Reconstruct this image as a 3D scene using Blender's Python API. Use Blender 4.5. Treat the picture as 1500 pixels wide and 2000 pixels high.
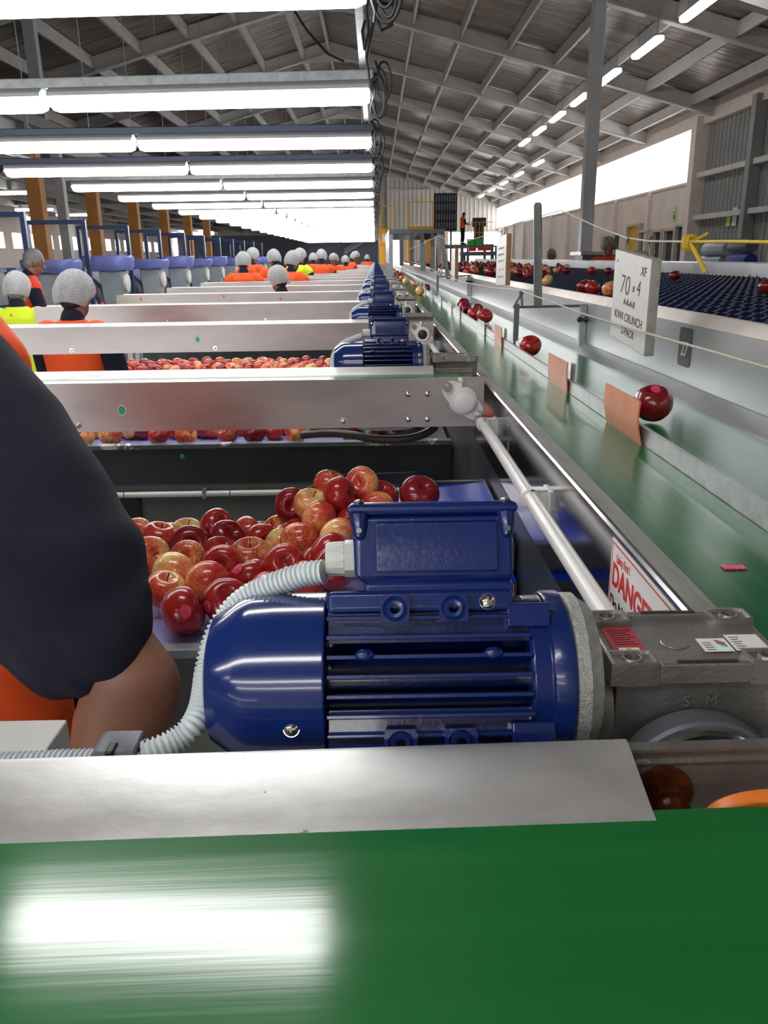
import bpy, bmesh, math, random
from mathutils import Vector, Matrix, noise
PI = math.pi
R = math.radians
for o in list(bpy.data.objects): bpy.data.objects.remove(o, do_unlink=True)
S = bpy.context.scene
COL = S.collection
random.seed(7)

# ------------------------------------------------------------ camera, world, exposure
CZ = 1.60                      # camera height above the floor
FPX = 1560.0
VPX, VPY, ROLL = 733.0, 503.0, 0.015
u, v = VPX - 750.0, 1000.0 - VPY
u2 = u * math.cos(ROLL) + v * math.sin(ROLL)
v2 = -u * math.sin(ROLL) + v * math.cos(ROLL)
PITCH = math.atan2(v2, FPX)
YAW = math.atan(u2 / FPX * math.cos(PITCH))
cam_d = bpy.data.cameras.new('camera')
cam = bpy.data.objects.new('camera', cam_d); COL.objects.link(cam)
CM = Matrix.Rotation(YAW, 4, 'Z') @ Matrix.Rotation(PI/2 - PITCH, 4, 'X') @ Matrix.Rotation(-ROLL, 4, 'Z')
CM = Matrix.Translation((0, 0, CZ)) @ CM
cam.matrix_world = CM
cam_d.sensor_fit = 'VERTICAL'; cam_d.sensor_height = 24.0; cam_d.sensor_width = 18.0
cam_d.lens = FPX / 2000.0 * 24.0
cam_d.clip_start = 0.02; cam_d.clip_end = 300
S.camera = cam
S.view_settings.view_transform = 'Standard'
S.view_settings.look = 'None'
S.view_settings.gamma = 1.0
S.view_settings.exposure = 1.03
S.view_settings.use_curve_mapping = False

world = bpy.data.worlds.new('world'); S.world = world; world.use_nodes = True
wn = world.node_tree; wn.nodes.clear()
wo = wn.nodes.new('ShaderNodeOutputWorld'); wb = wn.nodes.new('ShaderNodeBackground')
wb.inputs['Color'].default_value = (1.0, 0.98, 0.96, 1); wb.inputs['Strength'].default_value = 3.0
wn.links.new(wb.outputs[0], wo.inputs[0])
TUBE = 9.0                     # emission of the fluorescent tubes

# ------------------------------------------------------------ projection helpers
ROT = CM.to_3x3()
def ray(px, py):
    return (ROT @ Vector(((px - 750) / FPX, (1000 - py) / FPX, -1.0)))
CAMP = Vector((0, 0, CZ))
def at(px, py, D):             # point at depth D along the lens axis
    return CAMP + ray(px, py) * D
def at_hz(px, py, hz):         # on the horizontal plane hz below the lens
    r = ray(px, py); return CAMP + r * (-hz / r.z)
def at_X(px, py, X):
    r = ray(px, py); return CAMP + r * (X / r.x)
def at_Y(px, py, Y):
    r = ray(px, py); return CAMP + r * (Y / r.y)
def W(x, y, hz): return Vector((x, y, CZ - hz))

# ------------------------------------------------------------ materials
def mat(name, col, rough=0.5, metal=0.0, var=0.0, vscale=8.0, bump=0.0, bscale=60.0, stretch=(1,1,1), rvar=0.0, spots=None, coat=0.0, emit=None, alpha=None, spec=None, dark=0.6):
    m = bpy.data.materials.new(name); m.use_nodes = True
    nt = m.node_tree; p = nt.nodes['Principled BSDF']
    p.inputs['Base Color'].default_value = (*col, 1)
    p.inputs['Roughness'].default_value = rough; p.inputs['Metallic'].default_value = metal
    if coat: p.inputs['Coat Weight'].default_value = coat; p.inputs['Coat Roughness'].default_value = 0.08
    if spec is not None: p.inputs['Specular IOR Level'].default_value = spec
    if emit:
        p.inputs['Emission Color'].default_value = (*emit[0], 1); p.inputs['Emission Strength'].default_value = emit[1]
    L = nt.links
    def tex(scale, detail=4, rough_=0.6):
        tc = nt.nodes.new('ShaderNodeTexCoord'); mp = nt.nodes.new('ShaderNodeMapping')
        mp.inputs['Scale'].default_value = stretch
        L.new(tc.outputs['Object'], mp.inputs[0])
        n = nt.nodes.new('ShaderNodeTexNoise'); n.inputs['Scale'].default_value = scale
        n.inputs['Detail'].default_value = detail; n.inputs['Roughness'].default_value = rough_
        L.new(mp.outputs[0], n.inputs['Vector']); return n
    last = None
    if var > 0:
        n = tex(vscale)
        r = nt.nodes.new('ShaderNodeValToRGB'); L.new(n.outputs[0], r.inputs[0])
        r.color_ramp.elements[0].position = 0.3; r.color_ramp.elements[1].position = 0.7
        k0 = 1 - var; k1 = 1 + var * dark
        r.color_ramp.elements[0].color = (*[min(1, c*k0) for c in col], 1)
        r.color_ramp.elements[1].color = (*[min(1, c*k1) for c in col], 1)
        L.new(r.outputs[0], p.inputs['Base Color']); last = r
        if rvar > 0:
            mr = nt.nodes.new('ShaderNodeMapRange'); L.new(n.outputs[0], mr.inputs[0])
            mr.inputs[3].default_value = max(0.02, rough - rvar); mr.inputs[4].default_value = rough + rvar
            L.new(mr.outputs[0], p.inputs['Roughness'])
    if spots:
        scol, sc, th = spots
        n2 = tex(sc, 6, 0.7)
        r2 = nt.nodes.new('ShaderNodeValToRGB'); L.new(n2.outputs[0], r2.inputs[0])
        r2.color_ramp.elements[0].position = th; r2.color_ramp.elements[1].position = min(1, th + 0.03)
        mx = nt.nodes.new('ShaderNodeMix'); mx.data_type = 'RGBA'
        L.new(r2.outputs[0], mx.inputs[0])
        if last: L.new(last.outputs[0], mx.inputs[6])
        else: mx.inputs[6].default_value = (*col, 1)
        mx.inputs[7].default_value = (*scol, 1)
        L.new(mx.outputs[2], p.inputs['Base Color'])
    if bump > 0:
        n3 = tex(bscale, 3)
        b = nt.nodes.new('ShaderNodeBump'); b.inputs['Strength'].default_value = bump; b.inputs['Distance'].default_value = 0.002
        L.new(n3.outputs[0], b.inputs['Height']); L.new(b.outputs[0], p.inputs['Normal'])
    return m
def tubemat(name, strength):
    m = bpy.data.materials.new(name); m.use_nodes = True; nt = m.node_tree; nt.nodes.clear()
    o = nt.nodes.new('ShaderNodeOutputMaterial'); e = nt.nodes.new('ShaderNodeEmission')
    e.inputs[0].default_value = (1, 0.985, 0.97, 1); e.inputs[1].default_value = strength
    nt.links.new(e.outputs[0], o.inputs[0]); return m
def glassmat(name, tint=(1,1,1), gl=0.1):
    m = bpy.data.materials.new(name); m.use_nodes = True; nt = m.node_tree; nt.nodes.clear()
    o = nt.nodes.new('ShaderNodeOutputMaterial'); t = nt.nodes.new('ShaderNodeBsdfTransparent'); g = nt.nodes.new('ShaderNodeBsdfGlossy')
    t.inputs[0].default_value = (*tint, 1); g.inputs['Roughness'].default_value = 0.15
    mx = nt.nodes.new('ShaderNodeMixShader'); mx.inputs[0].default_value = gl
    nt.links.new(t.outputs[0], mx.inputs[1]); nt.links.new(g.outputs[0], mx.inputs[2]); nt.links.new(mx.outputs[0], o.inputs[0])
    return m
M = {}
M['belt'] = mat('green_belt', (0.012, 0.165, 0.036), 0.13, 0, 0.12, 5, 0.02, 12, stretch=(0.25, 9, 1), rvar=0.05, spec=0.85)
M['mainbelt'] = mat('main_green_belt', (0.012, 0.135, 0.045), 0.20, 0, 0.22, 5, 0.02, 10, stretch=(14, 0.5, 1), rvar=0.05, spec=0.16)
M['steel'] = mat('brushed_stainless_steel', (0.44, 0.41, 0.40), 0.36, 0.85, 0.16, 7, 0.06, 90, stretch=(0.5, 1, 1.5), rvar=0.10)
M['lipsteel'] = mat('scuffed_stainless_lip', (0.72, 0.72, 0.71), 0.38, 0.75, 0.24, 14, 0.08, 120, stretch=(0.6, 1, 1), rvar=0.12, spots=((0.30,0.30,0.30), 70, 0.665))
M['polished'] = mat('polished_steel', (0.42, 0.42, 0.44), 0.16, 1.0, 0.35, 9, 0.1, 22, stretch=(1, 0.35, 1), rvar=0.1)
M['wallsteel'] = mat('galvanised_side_wall', (0.55, 0.575, 0.60), 0.30, 0.75, 0.14, 3, 0.05, 20, stretch=(1, 0.6, 1), rvar=0.08)
M['rail'] = mat('mill_aluminium', (0.60, 0.61, 0.62), 0.38, 0.8, 0.2, 40, 0.2, 160, rvar=0.1)
M['edgegrey'] = mat('worn_grey_edge', (0.33, 0.34, 0.32), 0.5, 0.2, 0.25, 30, 0.1, 80, stretch=(1,0.2,1), spots=((0.06,0.06,0.06), 60, 0.68))
M['chrome'] = mat('chrome', (0.85, 0.83, 0.80), 0.12, 1.0)
M['cast'] = mat('cast_aluminium', (0.33, 0.315, 0.295), 0.38, 0.75, 0.15, 50, 0.35, 420, rvar=0.06)
M['castlight'] = mat('sandcast_flange', (0.48, 0.48, 0.45), 0.5, 0.6, 0.2, 200, 0.8, 700)
M['zinc'] = mat('zinc_plated_steel', (0.55, 0.58, 0.55), 0.22, 1.0, 0.25, 18, 0.05, 100, rvar=0.1)
M['navy'] = mat('blue_motor_enamel', (0.004, 0.018, 0.125), 0.24, 0, 0.10, 30, 0.10, 260, coat=0.35, spots=((0.06,0.09,0.20), 40, 0.745))
M['navysmooth'] = mat('blue_pressed_cover', (0.005, 0.024, 0.155), 0.17, 0, 0.10, 12, 0.03, 60, coat=0.6, spots=((0.09,0.13,0.26), 22, 0.725))
M['conduit'] = mat('grey_corrugated_conduit', (0.62, 0.68, 0.70), 0.38)
M['gland'] = mat('grey_nylon_gland', (0.55, 0.58, 0.53), 0.45)
M['white_plastic'] = mat('white_plastic', (0.72, 0.72, 0.69), 0.3, 0, 0.06, 12)
M['white_pipe'] = mat('white_pipe', (0.74, 0.75, 0.72), 0.25, 0, 0.08, 15)
M['whitepaint'] = mat('white_board_paint', (0.80, 0.80, 0.78), 0.45, 0, 0.05, 30, spots=((0.35,0.3,0.25), 60, 0.76))
M['boardedge'] = mat('board_edge_grey', (0.42, 0.41, 0.37), 0.7, 0, 0.2, 30)
M['wood'] = mat('raw_wood_edge', (0.42, 0.24, 0.13), 0.7, 0, 0.25, 30)
M['charcoal'] = mat('charcoal_painted_steel', (0.038, 0.046, 0.055), 0.40, 0.1, 0.3, 6, 0.05, 60, spots=((0.45,0.46,0.46), 34, 0.77))
M['worn'] = mat('chipped_charcoal_rim', (0.16, 0.18, 0.20), 0.42, 0.2, 0.2, 8, 0.05, 60, spots=((0.80,0.80,0.80), 7, 0.56))
M['greypanel'] = mat('grey_green_panel', (0.115, 0.125, 0.115), 0.45, 0, 0.2, 7, spots=((0.3,0.3,0.28), 60, 0.76))
M['black'] = mat('black_plastic', (0.012, 0.013, 0.016), 0.4, 0, 0.3, 20)
M['blackcable'] = mat('black_cable', (0.018, 0.018, 0.022), 0.5)
M['brownhose'] = mat('brown_hose', (0.075, 0.062, 0.05), 0.45)
M['rust'] = mat('rusty_nut', (0.14, 0.035, 0.012), 0.4, 0.4, 0.6, 60, 0.6, 200)
M['orange_rubber'] = mat('orange_silicone', (0.72, 0.27, 0.13), 0.38, 0, 0.12, 12, 0.05, 60)
M['orange_plain'] = mat('orange_polyurethane', (0.90, 0.22, 0.03), 0.35)
M['liner'] = mat('lilac_foam_liner', (0.27, 0.27, 0.62), 0.6, 0, 0.1, 15)
M['bluesheet'] = mat('bright_blue_sheet', (0.0, 0.055, 0.60), 0.25, 0, 0.12, 5)
M['acrylic'] = glassmat('clear_acrylic', (0.72, 0.72, 0.70), 0.10)
M['glass'] = glassmat('window_glass', (0.97, 0.98, 1.0), 0.04)
M['lampplastic'] = mat('lamp_housing', (0.60, 0.62, 0.64), 0.35)
M['galv'] = mat('galvanised_channel', (0.42, 0.46, 0.48), 0.4, 0.6, 0.25, 30)
M['navychannel'] = mat('blue_grey_channel', (0.10, 0.13, 0.20), 0.5, 0.3)
M['tube'] = tubemat('fluorescent_tube', TUBE)
M['rollcup'] = mat('navy_sizer_cup', (0.010, 0.020, 0.075), 0.48, 0, 0.25, 20, spec=0.3)
M['pinklip'] = mat('pinkish_lip', (0.66, 0.60, 0.56), 0.36, 0.7, 0.1, 12)
M['rope'] = mat('white_rope', (0.66, 0.63, 0.53), 0.7, 0, 0.3, 260, 0.5, 500)
M['yellowrope'] = mat('yellow_rope', (0.72, 0.50, 0.03), 0.6, 0, 0.3, 200)
M['hookmetal'] = mat('tarnished_hook', (0.20, 0.15, 0.12), 0.35, 0.9)
M['ink'] = mat('black_marker_ink', (0.012, 0.012, 0.015), 0.5)
M['labelwhite'] = mat('label_white', (0.82, 0.83, 0.82), 0.35)
M['labelblack'] = mat('label_black', (0.03, 0.034, 0.045), 0.4)
M['labelred'] = mat('label_red', (0.45, 0.035, 0.06), 0.4)
M['signred'] = mat('danger_red', (0.62, 0.03, 0.02), 0.35)
M['stickpink'] = mat('pink_fruit_sticker', (0.80, 0.06, 0.14), 0.3, spots=((0.95,0.55,0.6), 90, 0.6))
M['stickgreen'] = mat('green_fruit_sticker', (0.03, 0.42, 0.16), 0.4)
M['stem'] = mat('apple_stem', (0.10, 0.055, 0.025), 0.7)
M['orangeshirt'] = mat('orange_hi_vis_cloth', (0.95, 0.10, 0.012), 0.75, 0, 0.10, 5, 0.3, 50)
M['redshirt'] = mat('red_orange_hi_vis_cloth', (0.80, 0.055, 0.015), 0.75, 0, 0.10, 5, 0.3, 50)
M['yellowshirt'] = mat('yellow_hi_vis_cloth', (0.72, 0.90, 0.02), 0.75, 0, 0.10, 5, 0.3, 50)
M['navycloth'] = mat('navy_knit_cloth', (0.008, 0.009, 0.028), 0.9, 0, 0.25, 9, 0.5, 700, stretch=(1,1,6))
M['skin'] = mat('skin', (0.26, 0.112, 0.07), 0.5, 0, 0.12, 12, 0.12, 160)
M['hair'] = mat('dark_hair', (0.03, 0.022, 0.018), 0.6, 0, 0.3, 60)
M['greyhair'] = mat('grey_hair', (0.22, 0.22, 0.22), 0.6, 0, 0.4, 60)
M['boot'] = mat('black_boot', (0.015, 0.015, 0.015), 0.5)
M['floor'] = mat('concrete_floor', (0.40, 0.40, 0.38), 0.5, 0, 0.2, 1.5)
M['rafter'] = mat('pale_painted_rafter', (0.62, 0.60, 0.58), 0.6, 0, 0.08, 2)
M['purlin'] = mat('grey_purlin', (0.56, 0.54, 0.52), 0.55, 0.1, 0.1, 2)
M['cream'] = mat('cream_wall', (0.80, 0.70, 0.63), 0.7, 0, 0.10, 0.8, spots=((0.42,0.30,0.22), 1.6, 0.70))
M['clad'] = mat('grey_cladding', (0.32, 0.32, 0.31), 0.6, 0.1, 0.12, 1.2)
M['creamclad'] = mat('cream_cladding', (0.66, 0.62, 0.56), 0.6, 0, 0.06, 1.2)
M['darkwall'] = mat('dark_far_wall', (0.10, 0.11, 0.14), 0.7, 0, 0.2, 1)
M['mezz'] = mat('grey_mezzanine_ceiling', (0.20, 0.20, 0.20), 0.6, 0, 0.15, 1)
M['postgrey'] = mat('grey_post_paint', (0.55, 0.57, 0.60), 0.45, 0.1, 0.06, 4)
M['postorange'] = mat('orange_post_paint', (0.66, 0.29, 0.065), 0.55, 0, 0.1, 4)
M['bintray'] = mat('periwinkle_plastic', (0.17, 0.20, 0.55), 0.4, 0, 0.06, 8)
M['machgrey'] = mat('machine_grey', (0.36, 0.41, 0.45), 0.4, 0.1, 0.06, 5)
M['machdark'] = mat('machine_dark_grey', (0.13, 0.14, 0.16), 0.4, 0.1, 0.1, 5)
M['frameblue'] = mat('navy_frame_tube', (0.02, 0.045, 0.14), 0.4)
M['machyellow'] = mat('yellow_machine', (0.80, 0.38, 0.01), 0.45)
M['dooryellow'] = mat('yellow_door', (0.66, 0.42, 0.01), 0.5)
M['doordark'] = mat('dark_door', (0.045, 0.045, 0.05), 0.4)
M['doorframe'] = mat('cream_door_frame', (0.55, 0.50, 0.44), 0.6)
M['cratered'] = mat('red_crate', (0.65, 0.05, 0.02), 0.5)
M['crategreen'] = mat('green_crate', (0.03, 0.42, 0.08), 0.5)
M['crateblue'] = mat('blue_crate', (0.03, 0.05, 0.30), 0.5, 0, 0.4, 12)
M['palegreen'] = mat('pale_green_board', (0.55, 0.75, 0.20), 0.5)
# hairnet: thin white mesh
def netmat():
    m = bpy.data.materials.new('white_hairnet'); m.use_nodes = True; nt = m.node_tree; p = nt.nodes['Principled BSDF']
    p.inputs['Base Color'].default_value = (0.80, 0.82, 0.85, 1); p.inputs['Roughness'].default_value = 0.7
    tc = nt.nodes.new('ShaderNodeTexCoord'); w = nt.nodes.new('ShaderNodeTexNoise'); w.inputs['Scale'].default_value = 260
    w.inputs['Detail'].default_value = 5
    r = nt.nodes.new('ShaderNodeMapRange'); r.inputs[1].default_value = 0.35; r.inputs[2].default_value = 0.65
    r.inputs[3].default_value = 0.25; r.inputs[4].default_value = 0.62
    nt.links.new(tc.outputs['Object'], w.inputs['Vector']); nt.links.new(w.outputs[0], r.inputs[0])
    nt.links.new(r.outputs[0], p.inputs['Alpha'])
    b = nt.nodes.new('ShaderNodeBump'); b.inputs['Strength'].default_value = 0.3; b.inputs['Distance'].default_value = 0.002
    nt.links.new(w.outputs[0], b.inputs['Height']); nt.links.new(b.outputs[0], p.inputs['Normal'])
    return m
M['hairnet'] = netmat()
# foil roof insulation
def foilmat():
    m = bpy.data.materials.new('wrinkled_foil_insulation'); m.use_nodes = True; nt = m.node_tree; p = nt.nodes['Principled BSDF']
    tc = nt.nodes.new('ShaderNodeTexCoord'); mp = nt.nodes.new('ShaderNodeMapping'); mp.inputs['Scale'].default_value = (0.35, 3.2, 1)
    n = nt.nodes.new('ShaderNodeTexNoise'); n.inputs['Scale'].default_value = 1.6; n.inputs['Detail'].default_value = 6; n.inputs['Distortion'].default_value = 0.6
    r = nt.nodes.new('ShaderNodeValToRGB')
    r.color_ramp.elements[0].position = 0.35; r.color_ramp.elements[0].color = (0.205, 0.170, 0.150, 1)
    r.color_ramp.elements[1].position = 0.65; r.color_ramp.elements[1].color = (0.46, 0.395, 0.355, 1)
    nt.links.new(tc.outputs['Object'], mp.inputs[0]); nt.links.new(mp.outputs[0], n.inputs['Vector']); nt.links.new(n.outputs[0], r.inputs[0])
    nt.links.new(r.outputs[0], p.inputs['Base Color']); p.inputs['Metallic'].default_value = 0.45; p.inputs['Roughness'].default_value = 0.30
    b = nt.nodes.new('ShaderNodeBump'); b.inputs['Strength'].default_value = 0.9; b.inputs['Distance'].default_value = 0.06
    nt.links.new(n.outputs[0], b.inputs['Height']); nt.links.new(b.outputs[0], p.inputs['Normal'])
    return m
M['foil'] = foilmat()
# apples: red over yellow, streaked towards the poles
def applemat(name, red, yel, bias, side, streak=0.5):
    m = bpy.data.materials.new(name); m.use_nodes = True; nt = m.node_tree; L = nt.links; p = nt.nodes['Principled BSDF']
    p.inputs['Roughness'].default_value = 0.22; p.inputs['Specular IOR Level'].default_value = 0.6
    p.inputs['Coat Weight'].default_value = 0.3; p.inputs['Coat Roughness'].default_value = 0.12
    tc = nt.nodes.new('ShaderNodeTexCoord'); sp = nt.nodes.new('ShaderNodeSeparateXYZ'); L.new(tc.outputs['Object'], sp.inputs[0])
    nz = nt.nodes.new('ShaderNodeVectorMath'); nz.operation = 'NORMALIZE'; L.new(tc.outputs['Object'], nz.inputs[0])
    mp = nt.nodes.new('ShaderNodeMapping'); mp.inputs['Scale'].default_value = (9, 9, 1.2); L.new(nz.outputs[0], mp.inputs[0])
    n1 = nt.nodes.new('ShaderNodeTexNoise'); n1.inputs['Scale'].default_value = 1.4; n1.inputs['Detail'].default_value = 5; L.new(mp.outputs[0], n1.inputs['Vector'])
    n2 = nt.nodes.new('ShaderNodeTexNoise'); n2.inputs['Scale'].default_value = 1.6; L.new(nz.outputs[0], n2.inputs['Vector'])
    def mth(op, a, b):
        x = nt.nodes.new('ShaderNodeMath'); x.operation = op
        for i, q in enumerate((a, b)):
            if isinstance(q, (int, float)): x.inputs[i].default_value = q
            else: L.new(q, x.inputs[i])
        return x.outputs[0]
    f = mth('MULTIPLY', sp.outputs[0], side / 0.04)
    f = mth('ADD', f, mth('MULTIPLY', mth('SUBTRACT', n1.outputs[0], 0.5), streak * 2.2))
    f = mth('ADD', f, mth('MULTIPLY', mth('SUBTRACT', n2.outputs[0], 0.5), 1.6))
    f = mth('ADD', f, bias)
    r = nt.nodes.new('ShaderNodeValToRGB'); L.new(f, r.inputs[0])
    e = r.color_ramp.elements
    e[0].position = 0.0; e[0].color = (*red, 1)
    e[1].position = 1.0; e[1].color = (*yel, 1)
    c = e.new(0.45); c.color = (*[red[i]*0.55 + yel[i]*0.45*(1.0, 0.5, 0.6)[i] for i in range(3)], 1)
    L.new(r.outputs[0], p.inputs['Base Color'])
    return m
RED, YEL = (0.42, 0.022, 0.022), (0.78, 0.50, 0.12)
AP = {'deep': applemat('deep_red_apple_skin', (0.24, 0.008, 0.014), (0.42, 0.06, 0.03), -0.1, 0.2),
      'red': applemat('red_apple_skin', (0.40, 0.018, 0.020), (0.66, 0.26, 0.08), 0.0, 0.30),
      'blush': applemat('red_and_yellow_apple_skin', (0.56, 0.040, 0.028), (0.95, 0.50, 0.17), 0.42, 0.55),
      'pale': applemat('yellow_apple_skin_with_red_cheek', (0.62, 0.07, 0.035), (0.98, 0.62, 0.24), 0.66, 0.60, 0.4),
      'green': applemat('yellow_green_apple_skin', (0.66, 0.14, 0.05), (0.95, 0.74, 0.26), 0.88, 0.50, 0.35),
      'stripe': applemat('streaked_apple_skin', (0.50, 0.040, 0.03), (0.90, 0.55, 0.17), 0.46, 0.35, 1.0)}

# ------------------------------------------------------------ mesh builder
class B:
    def __init__(s, xf=None): s.v = []; s.f = []; s.xf = xf
    def add(s, vs, fs):
        k = len(s.v)
        for p in vs:
            p = Vector(p); s.v.append(s.xf @ p if s.xf else p)
        s.f += [tuple(i + k for i in f) for f in fs]
    def box(s, x0, x1, y0, y1, z0, z1, m=None):
        vs = [Vector(c) for c in ((x0,y0,z0),(x1,y0,z0),(x1,y1,z0),(x0,y1,z0),(x0,y0,z1),(x1,y0,z1),(x1,y1,z1),(x0,y1,z1))]
        if m: vs = [m @ c for c in vs]
        s.add(vs, [(0,3,2,1),(4,5,6,7),(0,1,5,4),(1,2,6,5),(2,3,7,6),(3,0,4,7)]); return s
    def prism(s, poly, axis, a0, a1):      # poly in the two other axes, extruded along axis
        n = len(poly); vs = []
        for a in (a0, a1):
            for (p, q) in poly:
                vs.append({'x': (a, p, q), 'y': (p, a, q), 'z': (p, q, a)}[axis])
        fs = [tuple(range(n)), tuple(range(2*n-1, n-1, -1))] + [(i, i+n, (i+1) % n + n, (i+1) % n) for i in range(n)]
        s.add(vs, fs); return s
    def tube(s, pts, rad, n=10, cap=True):
        pts = [Vector(p) for p in pts]; N = len(pts)
        rad = rad if isinstance(rad, (list, tuple)) else [rad]*N
        vs = []; prev = None
        for i, p in enumerate(pts):
            t = (pts[min(i+1, N-1)] - pts[max(i-1, 0)])
            if t.length < 1e-9: t = Vector((0,0,1))
            t.normalize()
            if prev is None:
                a = Vector((0,0,1)) if abs(t.z) < 0.9 else Vector((1,0,0))
                prev = t.cross(a).normalized()
            a = (prev - t * prev.dot(t)).normalized(); prev = a; b = t.cross(a)
            for k in range(n):
                an = 2*PI*k/n; vs.append(p + (a*math.cos(an) + b*math.sin(an)) * rad[i])
        fs = [(i*n+k, i*n+(k+1) % n, (i+1)*n+(k+1) % n, (i+1)*n+k) for i in range(N-1) for k in range(n)]
        if cap: fs += [tuple(range(n-1, -1, -1)), tuple(range((N-1)*n, N*n))]
        s.add(vs, fs); return s
    def cyl(s, p0, p1, r0, r1=None, n=16): return s.tube([p0, p1], [r0, r0 if r1 is None else r1], n)
    def lathe(s, prof, n=32, origin=(0,0,0), axis='z', close=True):     # prof: (r, a) pairs along the axis
        o = Vector(origin); vs = []
        for (r, a) in prof:
            for k in range(n):
                c, q = r*math.cos(2*PI*k/n), r*math.sin(2*PI*k/n)
                vs.append(o + Vector({'z': (c, q, a), 'x': (a, c, q), 'y': (q, a, c)}[axis]))
        N = len(prof)
        fs = [(i*n+k, i*n+(k+1) % n, (i+1)*n+(k+1) % n, (i+1)*n+k) for i in range(N-1) for k in range(n)]
        if close: fs += [tuple(range(n-1, -1, -1)), tuple(range((N-1)*n, N*n))]
        s.add(vs, fs); return s
    def ball(s, c, r, n=16, m=12, sc=(1,1,1), rot=None):
        prof = []; vs = []; fs = []
        c = Vector(c)
        for i in range(m+1):
            t = PI*i/m
            for k in range(n):
                p = Vector((math.sin(t)*math.cos(2*PI*k/n)*sc[0], math.sin(t)*math.sin(2*PI*k/n)*sc[1], -math.cos(t)*sc[2])) * r
                if rot: p = rot @ p
                vs.append(c + p)
        fs = [(i*n+k, i*n+(k+1) % n, (i+1)*n+(k+1) % n, (i+1)*n+k) for i in range(m) for k in range(n)]
        s.add(vs, fs); return s
    def build(s, name, m, parent=None, smooth=35, bevel=0.0, seg=2, base=None):
        me = bpy.data.meshes.new(name)
        if parent is None and base is None:
            xs = [p.x for p in s.v]; ys = [p.y for p in s.v]; zs = [p.z for p in s.v]
            base = Vector(((min(xs)+max(xs))/2, (min(ys)+max(ys))/2, min(zs)))
        sh = Vector(base) if parent is None else Vector((0,0,0))
        me.from_pydata([tuple(p - sh) for p in s.v], [], s.f)
        bm = bmesh.new(); bm.from_mesh(me)
        bmesh.ops.remove_doubles(bm, verts=bm.verts, dist=1e-6)
        bmesh.ops.recalc_face_normals(bm, faces=bm.faces); bm.to_mesh(me); bm.free()
        me.materials.append(M[m] if isinstance(m, str) else m)
        if smooth:
            for p in me.polygons: p.use_smooth = True
            me.set_sharp_from_angle(angle=R(smooth))
        o = bpy.data.objects.new(name, me); COL.objects.link(o)
        if parent is not None:
            o.parent = parent
            if parent.get('_w'): o.location = -wloc(parent)
        else: o.location = base
        if bevel:
            b = o.modifiers.new('bevel', 'BEVEL'); b.width = bevel; b.segments = seg; b.limit_method = 'ANGLE'; b.angle_limit = R(40)
            b.harden_normals = True
        return o
WL = {}
def wloc(p): return WL[p.name]
def thing(name, loc, label=None, cat=None, group=None):     # an Empty; parts are built in world coordinates and shifted
    o = bpy.data.objects.new(name, None); COL.objects.link(o); o.location = loc; o.empty_display_size = 0.05
    o['_w'] = 1; WL[o.name] = Vector(loc)
    tag(o, label, cat, group); return o
def tag(o, label=None, cat=None, group=None, kind=None):
    if label: o['label'] = label
    if cat: o['category'] = cat
    if group: o['group'] = group
    if kind: o['kind'] = kind
    return o
def part_label(o, t): o['label'] = t; return o
def struct(o): o['kind'] = 'structure'; return o
def copy_tree(o, parent=None):
    c = o.copy(); COL.objects.link(c)
    c.parent = parent
    for ch in list(o.children): copy_tree(ch, c)
    return c
def subpart(o, parent):          # re-parent a mesh built under the thing to one of its parts
    o.parent = parent; o.location = (0,0,0); return o
def textmesh(s, size, name, m, mw, parent=None, extrude=0.0003, spacing=1.0, sub=False, bold=0.0, sx=1.0):
    cu = bpy.data.curves.new(name, 'FONT'); cu.body = s; cu.size = size; cu.extrude = extrude; cu.space_character = spacing
    cu.align_x = 'CENTER'; cu.align_y = 'CENTER'; cu.offset = bold
    t = bpy.data.objects.new(name, cu); COL.objects.link(t)
    bpy.context.view_layer.update()
    me = bpy.data.meshes.new_from_object(t.evaluated_get(bpy.context.evaluated_depsgraph_get()))
    bpy.data.objects.remove(t, do_unlink=True)
    me.transform(mw @ Matrix.Diagonal((sx, 1, 1, 1)))
    me.materials.clear(); me.materials.append(M[m])
    o = bpy.data.objects.new(name, me); COL.objects.link(o)
    if parent is not None:
        o.parent = parent
        if parent.get('_w'): o.location = -wloc(parent)
    return o
def frame(origin, xdir, ydir):   # matrix whose local x, y run along the given directions
    x = Vector(xdir).normalized(); z = x.cross(Vector(ydir)).normalized(); y = z.cross(x)
    m = Matrix((x, y, z)).transposed().to_4x4(); m.translation = Vector(origin); return m
def remesh(b, voxel, smooth=6, fac=0.6):      # one continuous surface out of overlapping limbs
    me = bpy.data.meshes.new('tmp'); me.from_pydata([tuple(p) for p in b.v], [], b.f)
    bm = bmesh.new(); bm.from_mesh(me); bmesh.ops.recalc_face_normals(bm, faces=bm.faces); bm.to_mesh(me); bm.free()
    o = bpy.data.objects.new('tmp', me); COL.objects.link(o)
    r = o.modifiers.new('r', 'REMESH'); r.mode = 'VOXEL'; r.voxel_size = voxel; r.use_smooth_shade = True
    q = o.modifiers.new('s', 'SMOOTH'); q.factor = fac; q.iterations = smooth
    bpy.context.view_layer.update()
    out = bpy.data.meshes.new_from_object(o.evaluated_get(bpy.context.evaluated_depsgraph_get()))
    bpy.data.objects.remove(o, do_unlink=True)
    for p in out.polygons: p.use_smooth = True
    return out
def linkmesh(name, me, m, parent=None, loc=(0,0,0)):
    me.materials.clear(); me.materials.append(M[m] if isinstance(m, str) else m)
    o = bpy.data.objects.new(name, me); COL.objects.link(o); o.parent = parent; o.location = loc; return o
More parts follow.
